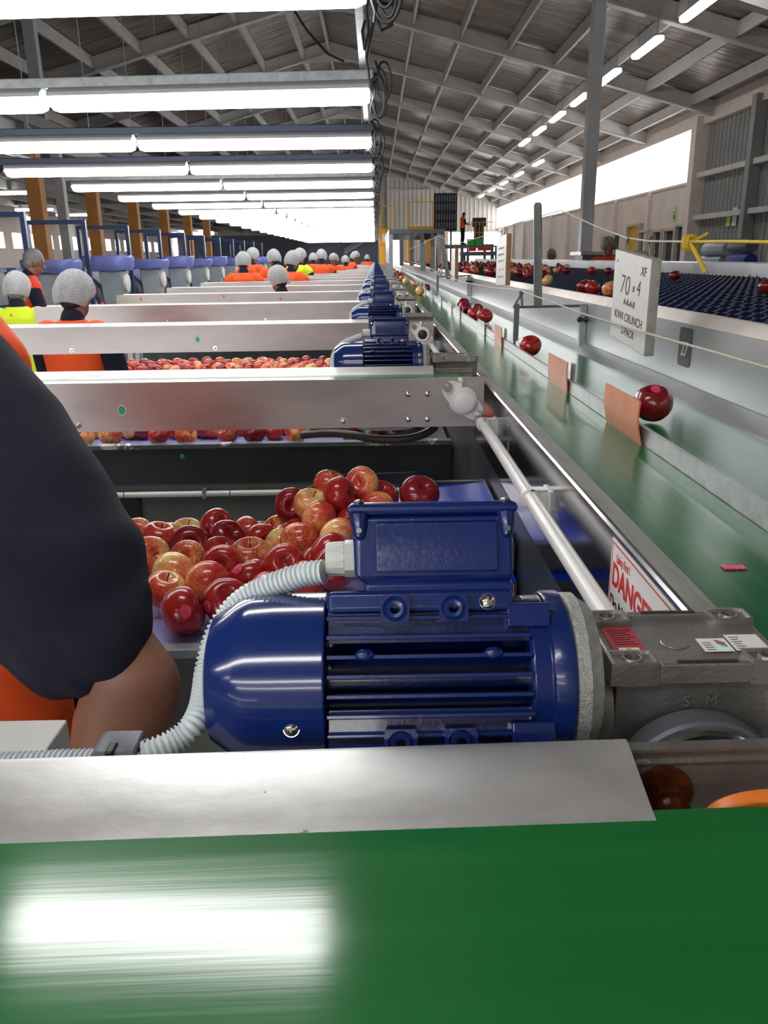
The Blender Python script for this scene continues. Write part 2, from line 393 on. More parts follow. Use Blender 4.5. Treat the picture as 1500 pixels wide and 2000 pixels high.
def limb(b, pts, rads, n=14):
    pts = [Vector(p) for p in pts]
    for i in range(len(pts)-1):
        b.tube([pts[i], pts[i+1]], [rads[i], rads[i+1]], n)
    for p, r in zip(pts, rads): b.ball(p, r, n, 8)
# ============================================================ THE HALL
def roofz(x): return CZ + 6.75 - 0.266*abs(x + 1.5)       # underside of the rafters
XR, XL, XRIDGE, YE = 9.9, -12.9, -1.5, 68.0
FR = 6.0                                                    # frame spacing
def quadbox(name, pts, th, m):      # thin slab from 4 points, thickened along +z
    b = B(); vs = [Vector(p) for p in pts] + [Vector(p) + Vector((0,0,th)) for p in pts]
    b.add(vs, [(0,1,2,3),(7,6,5,4),(0,4,5,1),(1,5,6,2),(2,6,7,3),(3,7,4,0)])
    return struct(b.build(name, m, smooth=0))
b = B(); b.box(-20, 14, -6, 70, -0.1, 0); struct(b.build('floor', 'floor', smooth=0))
quadbox('ceiling', [(XRIDGE, -6, roofz(XRIDGE)+0.42), (XR+0.1, -6, roofz(XR+0.1)+0.42), (XR+0.1, YE, roofz(XR+0.1)+0.42), (XRIDGE, YE, roofz(XRIDGE)+0.42)], 0.05, 'foil')
quadbox('ceiling_left', [(XL, -6, roofz(XL)+0.42), (XRIDGE, -6, roofz(XRIDGE)+0.42), (XRIDGE, YE, roofz(XRIDGE)+0.42), (XL, YE, roofz(XL)+0.42)], 0.05, 'foil')
tn = [0]
def trim(b, m, smooth=0, bevel=0):
    tn[0] += 1; return struct(b.build('trim_%d' % tn[0], m, smooth=smooth, bevel=bevel))
YF = [25.3 - 12, 25.3 - 6] + [25.3 + FR*i for i in range(8)]
for y in YF:                         # rafters, I-section, both slopes
    for xa, xb in ((XRIDGE, XR), (XL, XRIDGE)):
        b = B(); za, zb = roofz(xa), roofz(xb)
        def slab(y0, y1, d0, d1):
            vs = [(xa,y0,za+d0),(xb,y0,zb+d0),(xb,y1,zb+d0),(xa,y1,za+d0),(xa,y0,za+d1),(xb,y0,zb+d1),(xb,y1,zb+d1),(xa,y1,za+d1)]
            b.add(vs, [(0,3,2,1),(4,5,6,7),(0,1,5,4),(1,2,6,5),(2,3,7,6),(3,0,4,7)])
        slab(y-0.11, y+0.11, 0, 0.03); slab(y-0.02, y+0.02, 0.03, 0.36); slab(y-0.11, y+0.11, 0.36, 0.39)
        trim(b, 'rafter')
    b = B(); h = 0.9                  # ridge knee plate
    b.prism([(XRIDGE-h, roofz(XRIDGE-h)-0.02), (XRIDGE, roofz(XRIDGE)-0.22), (XRIDGE+h, roofz(XRIDGE+h)-0.02), (XRIDGE, roofz(XRIDGE))], 'y', y-0.02, y+0.02)
    trim(b, 'rafter')
for i in range(9):                   # purlins on the right slope, then left
    x = XR - 0.75 - 1.33*i
    b = B(); z = roofz(x); b.box(x-0.035, x+0.035, 13.3, YE, z+0.10, z+0.40); trim(b, 'purlin')
for i in range(8):
    x = XRIDGE - 0.9 - 1.36*i
    b = B(); z = roofz(x); b.box(x-0.04, x+0.04, 9, YE, z+0.08, z+0.40); trim(b, 'purlin')
# transverse truss chord and tie plates near the left eave, with its column
b = B(); b.prism([(XL, CZ+3.2), (-3.5, roofz(-3.5)-0.05), (-3.5, roofz(-3.5)+0.1), (XL, CZ+3.6)], 'y', 19.2, 19.35); trim(b, 'rafter')
for x in (-7.2, -9.4):
    b = B(); b.box(x-0.12, x+0.12, 19.1, 19.3, CZ+2.4, roofz(x)+0.1); trim(b, 'postgrey')
# corrugated transverse bulkhead at upper right, above the nearest bay
def corr(b, axis, a0, a1, pitch, depth, z0f, z1f, fixed, sgn=1):
    n = int((a1-a0)/pitch)
    prof = []
    for i in range(n+1):
        a = a0 + i*pitch
        prof += [(a, 0), (a + pitch*0.55, 0), (a + pitch*0.65, depth), (a + pitch*0.9, depth)]
    vs = []
    for (a, d) in prof:
        for th in (0, -0.01):
            for z in (z0f(a), z1f(a)):
                vs.append((a, fixed + sgn*(d+th), z) if axis == 'x' else (fixed + sgn*(d+th), a, z))
    fs = []
    for i in range(len(prof)-1):
        k = i*4; q = k+4
        fs += [(k, q, q+1, k+1), (k+2, k+3, q+3, q+2), (k, k+2, q+2, q), (k+1, q+1, q+3, k+3)]
    b.add(vs, fs)
b = B(); corr(b, 'x', 2.5, XR, 0.30, 0.05, lambda a: CZ + 5.72 - 0.29*a, lambda a: roofz(a)+0.42, 15.0, -1)
struct(b.build('wall_bulkhead', 'clad', smooth=0))
b = B(); b.add([(2.5,14.85,CZ+4.92),(XR,14.85,CZ+5.72-0.29*XR-0.08),(XR,15.1,CZ+5.72-0.29*XR-0.08),(2.5,15.1,CZ+4.92),(2.5,14.85,CZ+5.08),(XR,14.85,CZ+5.72-0.29*XR+0.1),(XR,15.1,CZ+5.72-0.29*XR+0.1),(2.5,15.1,CZ+5.08)],
                 [(0,3,2,1),(4,5,6,7),(0,1,5,4),(1,2,6,5),(2,3,7,6),(3,0,4,7)]); trim(b, 'rafter')
# right wall: cream panels below, long window band above, grey cladding in the near bays
YC = 26.2
b = B(); b.box(XR, XR+0.2, YC, YE, 0, CZ+2.04); struct(b.build('wall_right', 'cream', smooth=0))
for y in range(10):
    yy = YC + 4.2*y + 0.1
    b = B(); b.box(XR-0.14, XR, yy-0.12, yy+0.12, 0, CZ+2.07); trim(b, 'cream')
b = B(); b.box(XR-0.06, XR+0.2, YC, YE, CZ+2.04, CZ+2.12); trim(b, 'cream')
b = B(); b.box(XR+0.08, XR+0.09, YC, YE, CZ+2.12, CZ+3.62); struct(b.build('window_1', 'glass', smooth=0))
b = B(); b.box(XR-0.1, XR+0.2, 12, YE, CZ+3.62, CZ+4.2); trim(b, 'cream')
b = B(); b.box(XR-0.30, XR+0.1, YC-0.25, YC+0.15, 0, CZ+3.85); trim(b, 'cream')
b = B(); corr(b, 'y', -6, YC-0.05, 0.28, 0.05, lambda a: 0, lambda a: CZ+3.85, XR+0.12, -1); struct(b.build('wall_right_clad', 'clad', smooth=0))
for yy in (22.3, 19.6):
    b = B(); b.box(XR-0.25, XR+0.05, yy-0.13, yy+0.13, 0, CZ+3.8); trim(b, 'clad')
for zz in (CZ+2.15, CZ+0.95):
    b = B(); b.box(XR-0.16, XR+0.05, 12, YC-0.25, zz, zz+0.14); trim(b, 'rafter')
# far end wall with bright openings
b = B()
xs = [XL, -1.0, 1.2, 1.95, 5.6, 9.0, XR]
corr(b, 'x', XL, XR, 0.35, 0.05, lambda a: CZ+1.9, lambda a: roofz(a)+0.42, YE, -1)
struct(b.build('wall_far', 'creamclad', smooth=0))
b = B(); corr(b, 'x', -0.2, 1.15, 0.35, 0.05, lambda a: 0, lambda a: CZ+1.9, YE, -1); corr(b, 'x', 2.1, 5.8, 0.35, 0.05, lambda a: 0, lambda a: CZ+3.9, YE+0.02, -1)
struct(b.build('wall_far_lower', 'creamclad', smooth=0))
b = B(); b.box(XL-3, -0.2, YE, YE+0.1, 0, CZ+1.9); struct(b.build('wall_far_left', 'darkwall', smooth=0))
b = B(); b.box(1.15, 2.1, YE+0.02, YE+0.03, 0, CZ+1.9); struct(b.build('window_2', 'glass', smooth=0))
b = B(); b.box(5.8, XR, YE+0.02, YE+0.03, 0, CZ+1.9); struct(b.build('window_3', 'glass', smooth=0))
for zz in (CZ+1.85, CZ+5.0):
    b = B(); b.box(-3 if zz > 6 else XL, XR if zz < 6 else 4.5, YE-0.2, YE-0.05, zz, zz+0.12); trim(b, 'rafter')
for x in (1.1, 5.7):
    b = B(); b.box(x-0.1, x+0.1, YE-0.25, YE-0.05, 0, roofz(x)+0.1); trim(b, 'cream')
# left: mezzanine ceiling on posts, left wall with bright windows
b = B(); b.box(-16.2, -6.1, 8.5, YE, CZ+2.35, CZ+2.55); struct(b.build('ceiling_mezzanine', 'mezz', smooth=0))
for i in range(7):
    x = -6.3 - 1.55*i
    b = B(); b.box(x-0.06, x+0.06, 8.5, YE, CZ+2.10, CZ+2.35); trim(b, 'purlin')
for i in range(9):
    y = 9.5 + 6*i
    b = B(); b.box(-16.2, -6.1, y-0.08, y+0.08, CZ+2.15, CZ+2.35); trim(b, 'mezz')
b = B(); b.box(-16.4, -16.2, 12, YE, 0, CZ+0.62); struct(b.build('wall_left', 'cream', smooth=0))
b = B(); b.box(-16.4, -16.2, 12, YE, CZ+1.3, CZ+3.6); struct(b.build('wall_left_upper', 'cream', smooth=0))
for i in range(30):
    y = 13 + 1.85*i
    b = B(); b.box(-16.4, -16.2, y, y+0.85, CZ+0.62, CZ+1.3); trim(b, 'cream')
b = B(); b.box(-16.32, -16.31, 12, YE, CZ+0.62, CZ+1.3); struct(b.build('window_4', 'glass', smooth=0))
b = B(); b.box(XL-0.1, XL, -6, YE, CZ+2.55, roofz(XL)+0.45); struct(b.build('wall_left_gable', 'clad', smooth=0))
b = B(); b.box(-6.3, -6.1, 30, YE, CZ+2.0, CZ+3.3); trim(b, 'clad')

# near end of the hall, behind the camera: wall with a low opening added to let in soft daylight
b = B(); b.box(-2.0, XR, -6.2, -6, 0, roofz(XR)); b.box(-16.4, -9.5, -6.2, -6, 0, CZ+3.0); b.box(-9.5, -2.0, -6.2, -6, 1.2, roofz(XR)); struct(b.build('wall_near', 'cream', smooth=0))
b = B(); b.prism([(XL, roofz(XR)), (XR, roofz(XR)), (XR, roofz(XR)+0.42), (XRIDGE, roofz(XRIDGE)+0.42), (XL, roofz(XL)+0.42)], 'y', -6.2, -6); struct(b.build('wall_near_gable', 'creamclad', smooth=0))
b = B(); b.box(-16.4, -16.2, -6, 12, 0, CZ+3.0); struct(b.build('wall_left_near', 'cream', smooth=0))
b = B(); b.box(-16.2, XL, -6, 8.5, CZ+2.9, CZ+3.0); struct(b.build('ceiling_annex', 'mezz', smooth=0))

# posts
def post(name, label, x, y, w, d, z1, m, group=None):
    t = thing(name, (x, y, 0), label, 'post', group)
    b = B(); b.box(x-w/2, x+w/2, y-d/2, y+d/2, 0.012, z1); b.build('shaft', m, t, 0, bevel=0.01)
    b = B(); b.box(x-w*0.9, x+w*0.9, y-d*0.9, y+d*0.9, 0, 0.012); b.build('base_plate', m, t, 0)
    return t
p = at_hz(1101, 540, 0.3); xx, yy = 3.40, 13.6
t = post('steel_post', 'tall grey steel post standing in the middle of the hall beyond the sizer', xx, yy, 0.19, 0.19, roofz(3.4)+0.02, 'postgrey')
for zz in (0.95, 1.35, 1.62):
    b = B(); b.box(xx-0.11, xx+0.11, yy-0.11, yy+0.11, zz, zz+0.03); part_label(b.build('strap', 'galv', t, 0), 'steel strap round the post')
names = ['nearest to the camera', 'second in the row', 'third in the row', 'fourth in the row', 'fifth in the row', 'farthest of the row']
for i in range(6):
    yy = 15.8 + 3.1*i
    post('orange_post', 'orange post under the mezzanine ceiling, ' + names[i], -6.2, yy, 0.25, 0.25, CZ+2.12 + (0.03), 'postorange', 'orange posts at the left')
post('grey_post', 'slim grey post between the two nearest orange posts', -6.15, 16.9, 0.18, 0.18, CZ+2.3, 'postgrey')

# doors and things along the right wall
def wy(px): return at_X(px, 480, XR).y
def wz(px, py): return at_X(px, py, XR).z
def door(n, px0, px1, pyt, m, label_leaf=None):
    y0, y1 = wy(px1), wy(px0); zt = wz((px0+px1)/2, pyt)
    b = B(); b.box(XR-0.30, XR-0.145, y0-0.1, y1+0.1, 0, zt+0.1)
    f = B(); f.box(XR-0.20, XR, y0-0.1, y0, 0, zt+0.08); f.box(XR-0.20, XR, y1, y1+0.1, 0, zt+0.08); f.box(XR-0.20, XR, y0, y1, zt, zt+0.08)
    d = f.build('door_%d' % n, 'doorframe', smooth=0); struct(d)
    g = B(); g.box(XR-0.08, XR-0.02, y0, y1, 0.01, zt)
    q = g.build('door_leaf', m, None, 0, base=d.location); q.parent = d; q.location = (0,0,0); struct(q)
    return d
door(1, 1232, 1254, 442, 'dooryellow'); door(2, 1257, 1271, 454, 'doordark'); door(3, 1284, 1299, 453, 'doordark'); door(4, 1306, 1324, 451, 'doordark'); door(5, 1328, 1352, 442, 'doordark')
# window counter box beside the doors
b = B(); y0, y1 = wy(1208), wy(1175); b.box(XR-0.05, XR+0.0, y0, y1, wz(1190, 488), wz(1190, 461)); struct(b.build('window_5', 'doordark', smooth=0))
t = thing('running_man_sign', at_X(1316, 430, XR-0.03), 'small pale green exit sign on the wall above the door', 'sign')
b = B(); q = wloc(t); b.box(XR-0.03, XR-0.002, q.y-0.14, q.y+0.14, q.z-0.05, q.z+0.42); b.build('plate', 'palegreen', t, 0)
b = B(); b.box(XR-0.034, XR-0.03, q.y-0.07, q.y+0.07, q.z+0.03, q.z+0.17); b.build('figure', 'labelblack', t, 0); b = B(); b.ball((XR-0.034, q.y, q.z+0.24), 0.045, 8, 6, (0.1,1,1)); b.build('figure_head', 'labelblack', t, 0)
# roller door recess notices, dark machine and stored rolls at the far right
for (px, py, w, h, m, nm, lb) in ((1418, 428, 0.28, 0.38, 'palegreen', 'notice', 'yellow green notice on the grey cladding'), (1430, 423, 0.26, 0.48, 'labelwhite', 'notice', 'white notice with a dark picture on the grey cladding')):
    q = at_X(px, py, XR-0.03); b = B(); b.box(XR+0.03, XR+0.045, q.y-w/2, q.y+w/2, q.z-h/2, q.z+h/2)
    tag(b.build(nm, m, smooth=0), lb, 'notice')
def rollp(px, py, X, r, L, m, lb):
    q = at_X(px, py, X); b = B(); prof = [(0.001, -L/2), (r*0.3, -L/2), (r*0.92, -L/2), (r, -L/2+0.02), (r, L/2-0.02), (r*0.92, L/2)]
    b.lathe(prof, 20, (q.x, q.y, q.z), 'y'); return tag(b.build('wrapping_roll', m), lb, 'roll', 'rolls stacked by the cladding')
rollp(1400, 487, 8.4, 0.15, 1.3, 'machgrey', 'upper grey roll of sheeting stacked by the cladding')
rollp(1392, 512, 8.4, 0.15, 1.3, 'machgrey', 'lower grey roll of sheeting stacked by the cladding')
rollp(1450, 480, 8.3, 0.15, 1.0, 'machdark', 'dark roll of sheeting on top of the right stack')
rollp(1447, 510, 8.3, 0.17, 1.0, 'crateblue', 'navy roll of sheeting low in the right stack')
b = B(); q = at_X(1440, 530, 8.4); b.box(7.9, 9.0, q.y-2.4, q.y+1.6, 0, at_X(1392, 512, 8.4).z-0.155); tag(b.build('storage_table', 'machdark', smooth=0, bevel=0.02), 'dark low table carrying the sheeting rolls by the cladding', 'table')
t = thing('pallet_stack', (8.6, 15.9, 0), 'tall stack of blue crates at the right edge by the cladding', 'crates')
for i in range(12):
    b = B(); b.box(8.25, 9.3, 15.2, 16.5, 0.22*i, 0.22*i+0.205); b.build('crate', 'crateblue', t, 0, bevel=0.02)
b = B(); b.box(7.75, 8.2, 15.4, 16.6, 0, 2.0); tag(b.build('wrapped_pallet', 'clad', smooth=0, bevel=0.05), 'pale wrapped pallet load in front of the blue crate stack', 'pallet')

# ---- hall lamps along the right roof slope
def strip(name, loc, L, axis, label, group, hang=None, w=0.11, h=0.075):
    x, y, z = loc; t = thing(name, loc, label, 'lamp', group)
    def pill(hw, z0, z1, LL, ns=6):
        b = B(); n = 16
        pr = []
        for k in range(n):
            a = 2*PI*k/n; pr.append((math.cos(a)*hw, math.sin(a)*hw))
        vs = []
        for zz, s in ((z0, 0.75), (z0+(z1-z0)*0.3, 1.0), (z1, 1.0)):
            for (c, q) in pr:
                e = LL/2 - hw; c2 = c*s + (e if c > 1e-9 else -e)
                vs.append((x + (c2 if axis == 'x' else q*s), y + (q*s if axis == 'x' else c2), zz))
        fs = [(i*n+k, i*n+(k+1) % n, (i+1)*n+(k+1) % n, (i+1)*n+k) for i in range(2) for k in range(n)]
        fs += [tuple(range(n-1, -1, -1)), tuple(range(2*n, 3*n))]
        b.add(vs, fs); return b
    pill(w/2, z+h*0.0, z+h*0.62, L).build('diffuser', 'tube', t)
    pill(w/2+0.006, z+h*0.62, z+h*1.15, L+0.012).build('housing', 'lampplastic', t)
    if hang:
        for s in (-1, 1):
            o = s*L*0.36; px_, py_ = (x+o, y) if axis == 'x' else (x, y+o)
            b = B(); b.cyl((px_, py_, z+h*1.1), (px_, py_, hang), 0.006, n=6); part_label(b.build('hanger', 'galv', t), 'thin hanger up to the roof')
    return t
od = ['nearest', 'second', 'third', 'fourth', 'fifth', 'sixth', 'seventh', 'eighth', 'ninth', 'tenth']
x1 = 6.0
for i in range(8):
    y = 13.6 + 3.0*i
    strip('roof_lamp', (x1, y, CZ+4.22), 1.75, 'y', 'lit tube lamp high under the right roof slope, %s of its row' % od[i], 'roof lamps in the inner row at right', roofz(x1)+0.1, w=0.2, h=0.12)
for i in range(5):
    y = 40 + 5.2*i
    strip('roof_lamp', (7.6, y, CZ+4.0), 2.0, 'y', 'distant lit tube lamp near the window band, %s of the outer row' % od[i], 'roof lamps in the outer row at right', roofz(7.6)+0.1, w=0.22, h=0.12)
for i, (px, py, D) in enumerate(((31, 380, 20), (67, 412, 28), (143, 422, 33), (55, 428, 38), (137, 436, 44))):
    q = at(px, py, D); q.z = CZ + 2.02
    q = CAMP + (q - CAMP)
    r = ray(px, py); q = CAMP + r * (1.95 / r.z)
    strip('mezzanine_lamp', (q.x, q.y, q.z), 1.5, 'x', 'lit lamp under the mezzanine ceiling at left, %s from the camera' % od[i], 'lamps under the mezzanine', CZ+2.36, w=0.25, h=0.12)
# ============================================================ SUSPENDED ROWS OF FLUORESCENT LAMPS
rowY = [1.29] + [2.74 + 1.6*i for i in range(24)]
LZ = CZ + 0.76
def lampfix(x0, x1, y, z, label, group):
    L = x1 - x0 - 0.03; xc = (x0+x1)/2
    t = thing('batten_lamp', (xc, y, z-0.05), label, 'lamp', group)
    def prof(hw, zz0, zz1, r, n=10):
        pts = []
        for k in range(n+1):
            a = PI*k/n; pts.append((-math.cos(a)*hw, zz0 + (1-math.sin(a))*r))
        return pts + [(hw, zz1), (-hw, zz1)]
    def seg(pr, xa, xb, taper):
        b = B(); m = len(pr); vs = []
        for xx, s in ((xa, taper), (xa+0.03, 1), (xb-0.03, 1), (xb, taper)):
            for (q, w) in pr: vs.append((xx, y+q*s, z + 0.0 + w*(1 if s == 1 else 0.8)))
        fs = [(i*m+k, i*m+(k+1) % m, (i+1)*m+(k+1) % m, (i+1)*m+k) for i in range(3) for k in range(m)]
        fs += [tuple(range(m-1, -1, -1)), tuple(range(3*m, 4*m))]
        b.add(vs, fs); return b
    seg(prof(0.062, -0.052, 0.012, 0.05), xc-L/2, xc+L/2, 0.75).build('diffuser', 'tube', t)
    b = B(); b.prism([(-0.068+y, z+0.012), (0.068+y, z+0.012), (0.066+y, z+0.03), (0.03+y, z+0.055), (-0.03+y, z+0.055), (-0.066+y, z+0.03)], 'x', xc-L/2-0.004, xc+L/2+0.004)
    b.build('housing', 'lampplastic', t, bevel=0.004)
    for s in (-1, 1):
        b = B(); xe = xc + s*(L/2+0.003); b.box(xe-0.012, xe+0.012, y-0.05, y+0.05, z-0.02, z+0.03); b.build('end_clip', 'glass', t, 0, bevel=0.004)
    return t
ordn = ['second', 'third', 'fourth', 'fifth', 'sixth', 'seventh', 'eighth', 'ninth', 'tenth']
lampfix(-0.67, 0.0, rowY[0], LZ, 'short lamp overhead whose reflection lies on the nearest green belt', 'suspended lamps')
t0 = {}
for k, y in enumerate((-0.35, -1.95, -3.55)):      # rows continued unseen behind the camera, added to brighten the foreground
    lampfix(-1.60, 0.0, y, LZ, 'added unseen lamp behind the camera, row %s back, right half' % ('one', 'two', 'three')[k], 'suspended lamps')
    lampfix(-3.20, -1.61, y, LZ, 'added unseen lamp behind the camera, row %s back, left half' % ('one', 'two', 'three')[k], 'suspended lamps')
for i, y in enumerate(rowY[1:]):
    if i == 0: ll = 'overhead lamp at the very top of the photo, %s half'
    elif i < 10: ll = 'glowing lamp over the sorting tables, %s half of the ' + ordn[i-1] + ' row from the top'
    else: ll = 'distant glowing lamp, %s half of a row merging into the bright haze'
    for side, (xa, xb) in (('right', (-1.60, 0.0)), ('left', (-3.20, -1.61))):
        if i == 0: t0[side] = lampfix(xa, xb, y, LZ, ll % side, 'suspended lamps')
        else:
            c = copy_tree(t0[side]); c.location.y += y - rowY[1]
            c['label'] = ll % side
def swing(o, ang, y):            # the nearest rows hang slightly askew, right end nearer
    piv = Vector((-0.5, y, 0)); m_ = Matrix.Rotation(R(ang), 3, 'Z'); o.location = piv + m_ @ (o.location - piv); o.rotation_euler.z = R(ang)
for o in list(COL.objects):
    if o.get('category') == 'lamp' and o.name.startswith('batten') and abs(o.location.y - rowY[1]) < 0.01: swing(o, -3.4, rowY[1])
    elif o.get('category') == 'lamp' and o.name.startswith('batten') and abs(o.location.y - rowY[2]) < 0.01: swing(o, -3.4, rowY[2])
# channels carrying the lamps, one per row, with wires up to the roof
def channel(y, x0, x1, m, lb, wires):
    t = thing('lamp_channel', ((x0+x1)/2, y, LZ+0.055), lb, 'channel', 'channels above the suspended lamps')
    b = B(); z0, z1 = LZ+0.056, LZ+0.10
    b.box(x0, x1, y-0.022, y+0.022, z1-0.003, z1); b.box(x0, x1, y-0.022, y-0.019, z0, z1); b.box(x0, x1, y+0.019, y+0.022, z0, z1); b.box(x0, x1, y-0.022, y+0.022, z0, z0+0.002)
    b.build('rail', m, t, 0)
    for xx in (x0+0.3, x1-0.08):
        b = B(); zt = roofz(xx)+0.42 if y > 5 else LZ+0.11
        if y > 5: b.cyl((xx, y, z1-0.01), (xx+0.02, y, zt), 0.004, n=5); b.build('suspension_wire', 'galv', t)
    return t
for i, y in enumerate(rowY):
    if i == 0: lb = 'channel above the lamp over the nearest belt'
    elif i == 1: lb = 'galvanised channel above the topmost lamp in the photo'
    elif i < 11: lb = 'metal channel above the %s lamp row from the top' % ordn[i-2]
    else: lb = 'distant metal channel above a lamp row in the bright haze'
    o = channel(y, -3.25 if i else -0.8, 0.005, 'galv' if i in (0, 1, 2, 5, 6) else 'navychannel', lb, True)
    if i in (1, 2): swing(o, -3.4, y)
# long beam that ties the rows together (carries cables)
tb = thing('cable_beam', (-0.02, 20, LZ+0.1), 'long overhead wire tray running above the right ends of the lamp rows', 'beam')
b = B(); b.box(-0.06, -0.03, -3.7, 40, LZ+0.101, LZ+0.125); b.build('rail', 'galv', tb, 0)
b = B(); b.box(-3.06, -3.03, -3.7, 40, LZ+0.101, LZ+0.125); tag(b.build('cable_beam', 'galv', smooth=0), 'long overhead wire tray running above the left ends of the lamp rows', 'beam')
# coils of black cable at the right end of each row
def coil(y, sc, seed, lb):
    rnd = random.Random(seed); b = B(); x0 = 0.03; zc = LZ + 0.02
    for j in range(3):
        pts = []; rz, rx = (0.085+0.03*rnd.random())*sc, (0.028+0.02*rnd.random())*sc; ox = rnd.uniform(-0.02, 0.03); oz = rnd.uniform(-0.04, 0.06)
        for k in range(25):
            a = 2*PI*k/24 + j; pts.append((x0+ox+math.cos(a)*rx, y+0.02*math.sin(a*0.5)+0.01*j, zc+oz+math.sin(a)*rz))
        b.tube(pts, 0.0055, 7)
    pts = [(x0-0.03+0.012*math.sin(k*1.1+seed), y, zc+0.09 - 0.028*k) for k in range(8)]
    b.tube(pts, 0.005, 6)
    b.tube([(x0-0.05, y, LZ+0.12), (x0-0.02, y+0.01, LZ+0.09), (x0, y, LZ+0.03)], 0.005, 6)
    return tag(b.build('cable_coil', 'blackcable'), lb, 'cable', 'coiled cables at the lamp row ends')
for i, y in enumerate(rowY[1:12]):
    lb = 'coil of black cable hanging at the right end of the ' + (['topmost'] + ordn)[i] + ' lamp row' if i < 10 else 'tiny far coil of black cable at a distant lamp row end'
    coil(y, 1.0, i*3+1, lb)
b = B(); q0 = at(712, 0, 3.0); q1 = at(716, 130, 3.2)
b.tube([at(722, -30, 2.75), at(715, 20, 2.8), at(720, 60, 2.85), at(712, 95, 2.9), at(708, 60, 2.9), at(713, 40, 2.9)], 0.006, 7)
b.tube([at(728, -20, 2.7), at(742, 5, 2.75), at(770, 10, 2.8), at(765, 48, 2.8), at(745, 60, 2.8), at(733, 30, 2.8), at(735, 0, 2.75)], 0.007, 7)
b.tube([at(735, -30, 2.75), at(730, 40, 2.8), at(716, 110, 3.0), at(722, 160, 3.3), at(740, 145, 3.4), at(733, 120, 3.4)], 0.006, 7)
tag(b.build('cable_bundle', 'blackcable'), 'tangle of black cable hanging at the top of the photo', 'cable')
b = B(); b.tube([at(568, 10, 9), at(600, 60, 9), at(640, 105, 9), at(672, 120, 9)], 0.014, 6); tag(b.build('drooping_wire', 'blackcable'), 'thin drooping wire under the roof ridge', 'wire')

# ============================================================ SORTING CONVEYORS
SP = 1.65
def Yf(fwd, hz): return (fwd - 0.305*hz) / 0.952
cv = thing('sorting_conveyor', (-0.9, 0.28, 0), 'nearest sorting conveyor with the bright green belt across the foreground', 'conveyor', 'sorting conveyors')
X0, X1 = -2.12, 0.243
BZ = CZ - 0.277
b = B(); r = 0.034; pr = []
for k in range(13):
    a = -PI/2 + PI*k/12; pr.append((X1-0.012-r + math.cos(a)*r, BZ-r+math.sin(a)*r))
for k in range(13):
    a = PI/2 + PI*k/12; pr.append((X0+0.02+r + math.cos(a)*r, BZ-r+math.sin(a)*r))
b.prism(pr, 'y', 0.174, 0.346); belt = b.build('belt', 'belt', cv)
def prof_plate(name, poly, x0, x1, m, parent, bevel=0): b = B(); b.prism(poly, 'x', x0, x1); return b.build(name, m, parent, 25, bevel)
zt = CZ - 0.262; zb = CZ - 0.374
prof_plate('side_plate', [(0.167, zt), (0.167, zb), (0.185, zb), (0.185, zb+0.003), (0.170, zb+0.003), (0.170, zt)], X0, 0.1418, 'steel', cv)
prof_plate('end_plate', [(0.1665, zt+0.001), (0.1665, zb), (0.173, zb), (0.173, zt+0.001)], 0.1420, X1, 'steel', cv)
# outer guide lip, folded sheet
def lipz(h): return CZ - h
lip = [(0.338, lipz(0.2768)), (0.346, lipz(0.2750)), (0.386, lipz(0.2630)), (0.390, lipz(0.2632)), (0.390, lipz(0.277)), (0.388, lipz(0.277)), (0.388, lipz(0.2650)), (0.385, lipz(0.2650)), (0.3465, lipz(0.2764)), (0.338, lipz(0.2772))]
lp = prof_plate('guide_lip', lip, X0, 0.141, 'lipsteel', cv)
prof_plate('far_plate', [(0.398, CZ-0.275), (0.398, zb), (0.401, zb), (0.401, CZ-0.275)], X0, X1, 'steel', cv)
fp = prof_plate('end_rail', [(0.391, CZ-0.2715), (0.391, CZ-0.2735), (0.396, CZ-0.2745), (0.396, CZ-0.2815), (0.3935, CZ-0.283), (0.397, CZ-0.2845), (0.397, CZ-0.36), (0.3985, CZ-0.36), (0.3985, CZ-0.2715)], 0.143, X1, 'cast', cv)
# flange bearing on the near plate
def bearing(xc, yc, zc, s=1.0):
    bb = B(); n = 40; pts = []
    for k in range(n):
        a = 2*PI*k/n; d = Vector((math.cos(a), math.sin(a)))
        ax = Vector((-0.74, 0.67)).normalized(); t = abs(d.dot(ax))
        rr = 0.033 + 0.024*max(0, (t-0.62)/0.38)**1.7
        pts.append((xc + d.x*rr, zc + d.y*rr))
    bb.prism(pts, 'y', yc-0.010, yc)
    return bb
xc, yc, zc = 0.1945, 0.1665, CZ - 0.3135
bh = bearing(xc, yc, zc).build('bearing_housing', 'white_plastic', cv, bevel=0.003)
b = B(); b.lathe([(0.031, -0.009), (0.031, -0.018), (0.028, -0.021), (0.001, -0.021)][::-1], 32, (xc, yc, zc), 'y'); b.build('bearing_hub', 'white_plastic', bh)
b = B(); b.lathe([(0.001, -0.034), (0.020, -0.034), (0.0245, -0.031), (0.025, -0.020)], 32, (xc, yc, zc), 'y'); capm = b.build('bearing_cap', 'white_plastic', bh)
b = B(); b.lathe([(0.001, -0.021), (0.008, -0.022), (0.009, -0.0215), (0.020, -0.0215), (0.0205, -0.0195)], 24, (xc, yc, zc), 'y'); opencap = b.build('bearing_shaft_end', 'black', bh)
b = B(); b.cyl((xc-0.006, yc-0.012, zc+0.030), (xc-0.006, yc-0.012, zc+0.046), 0.0045, 0.004); b.ball((xc-0.006, yc-0.012, zc+0.047), 0.0065, 10, 8); b.build('grease_nipple', 'white_plastic', bh)
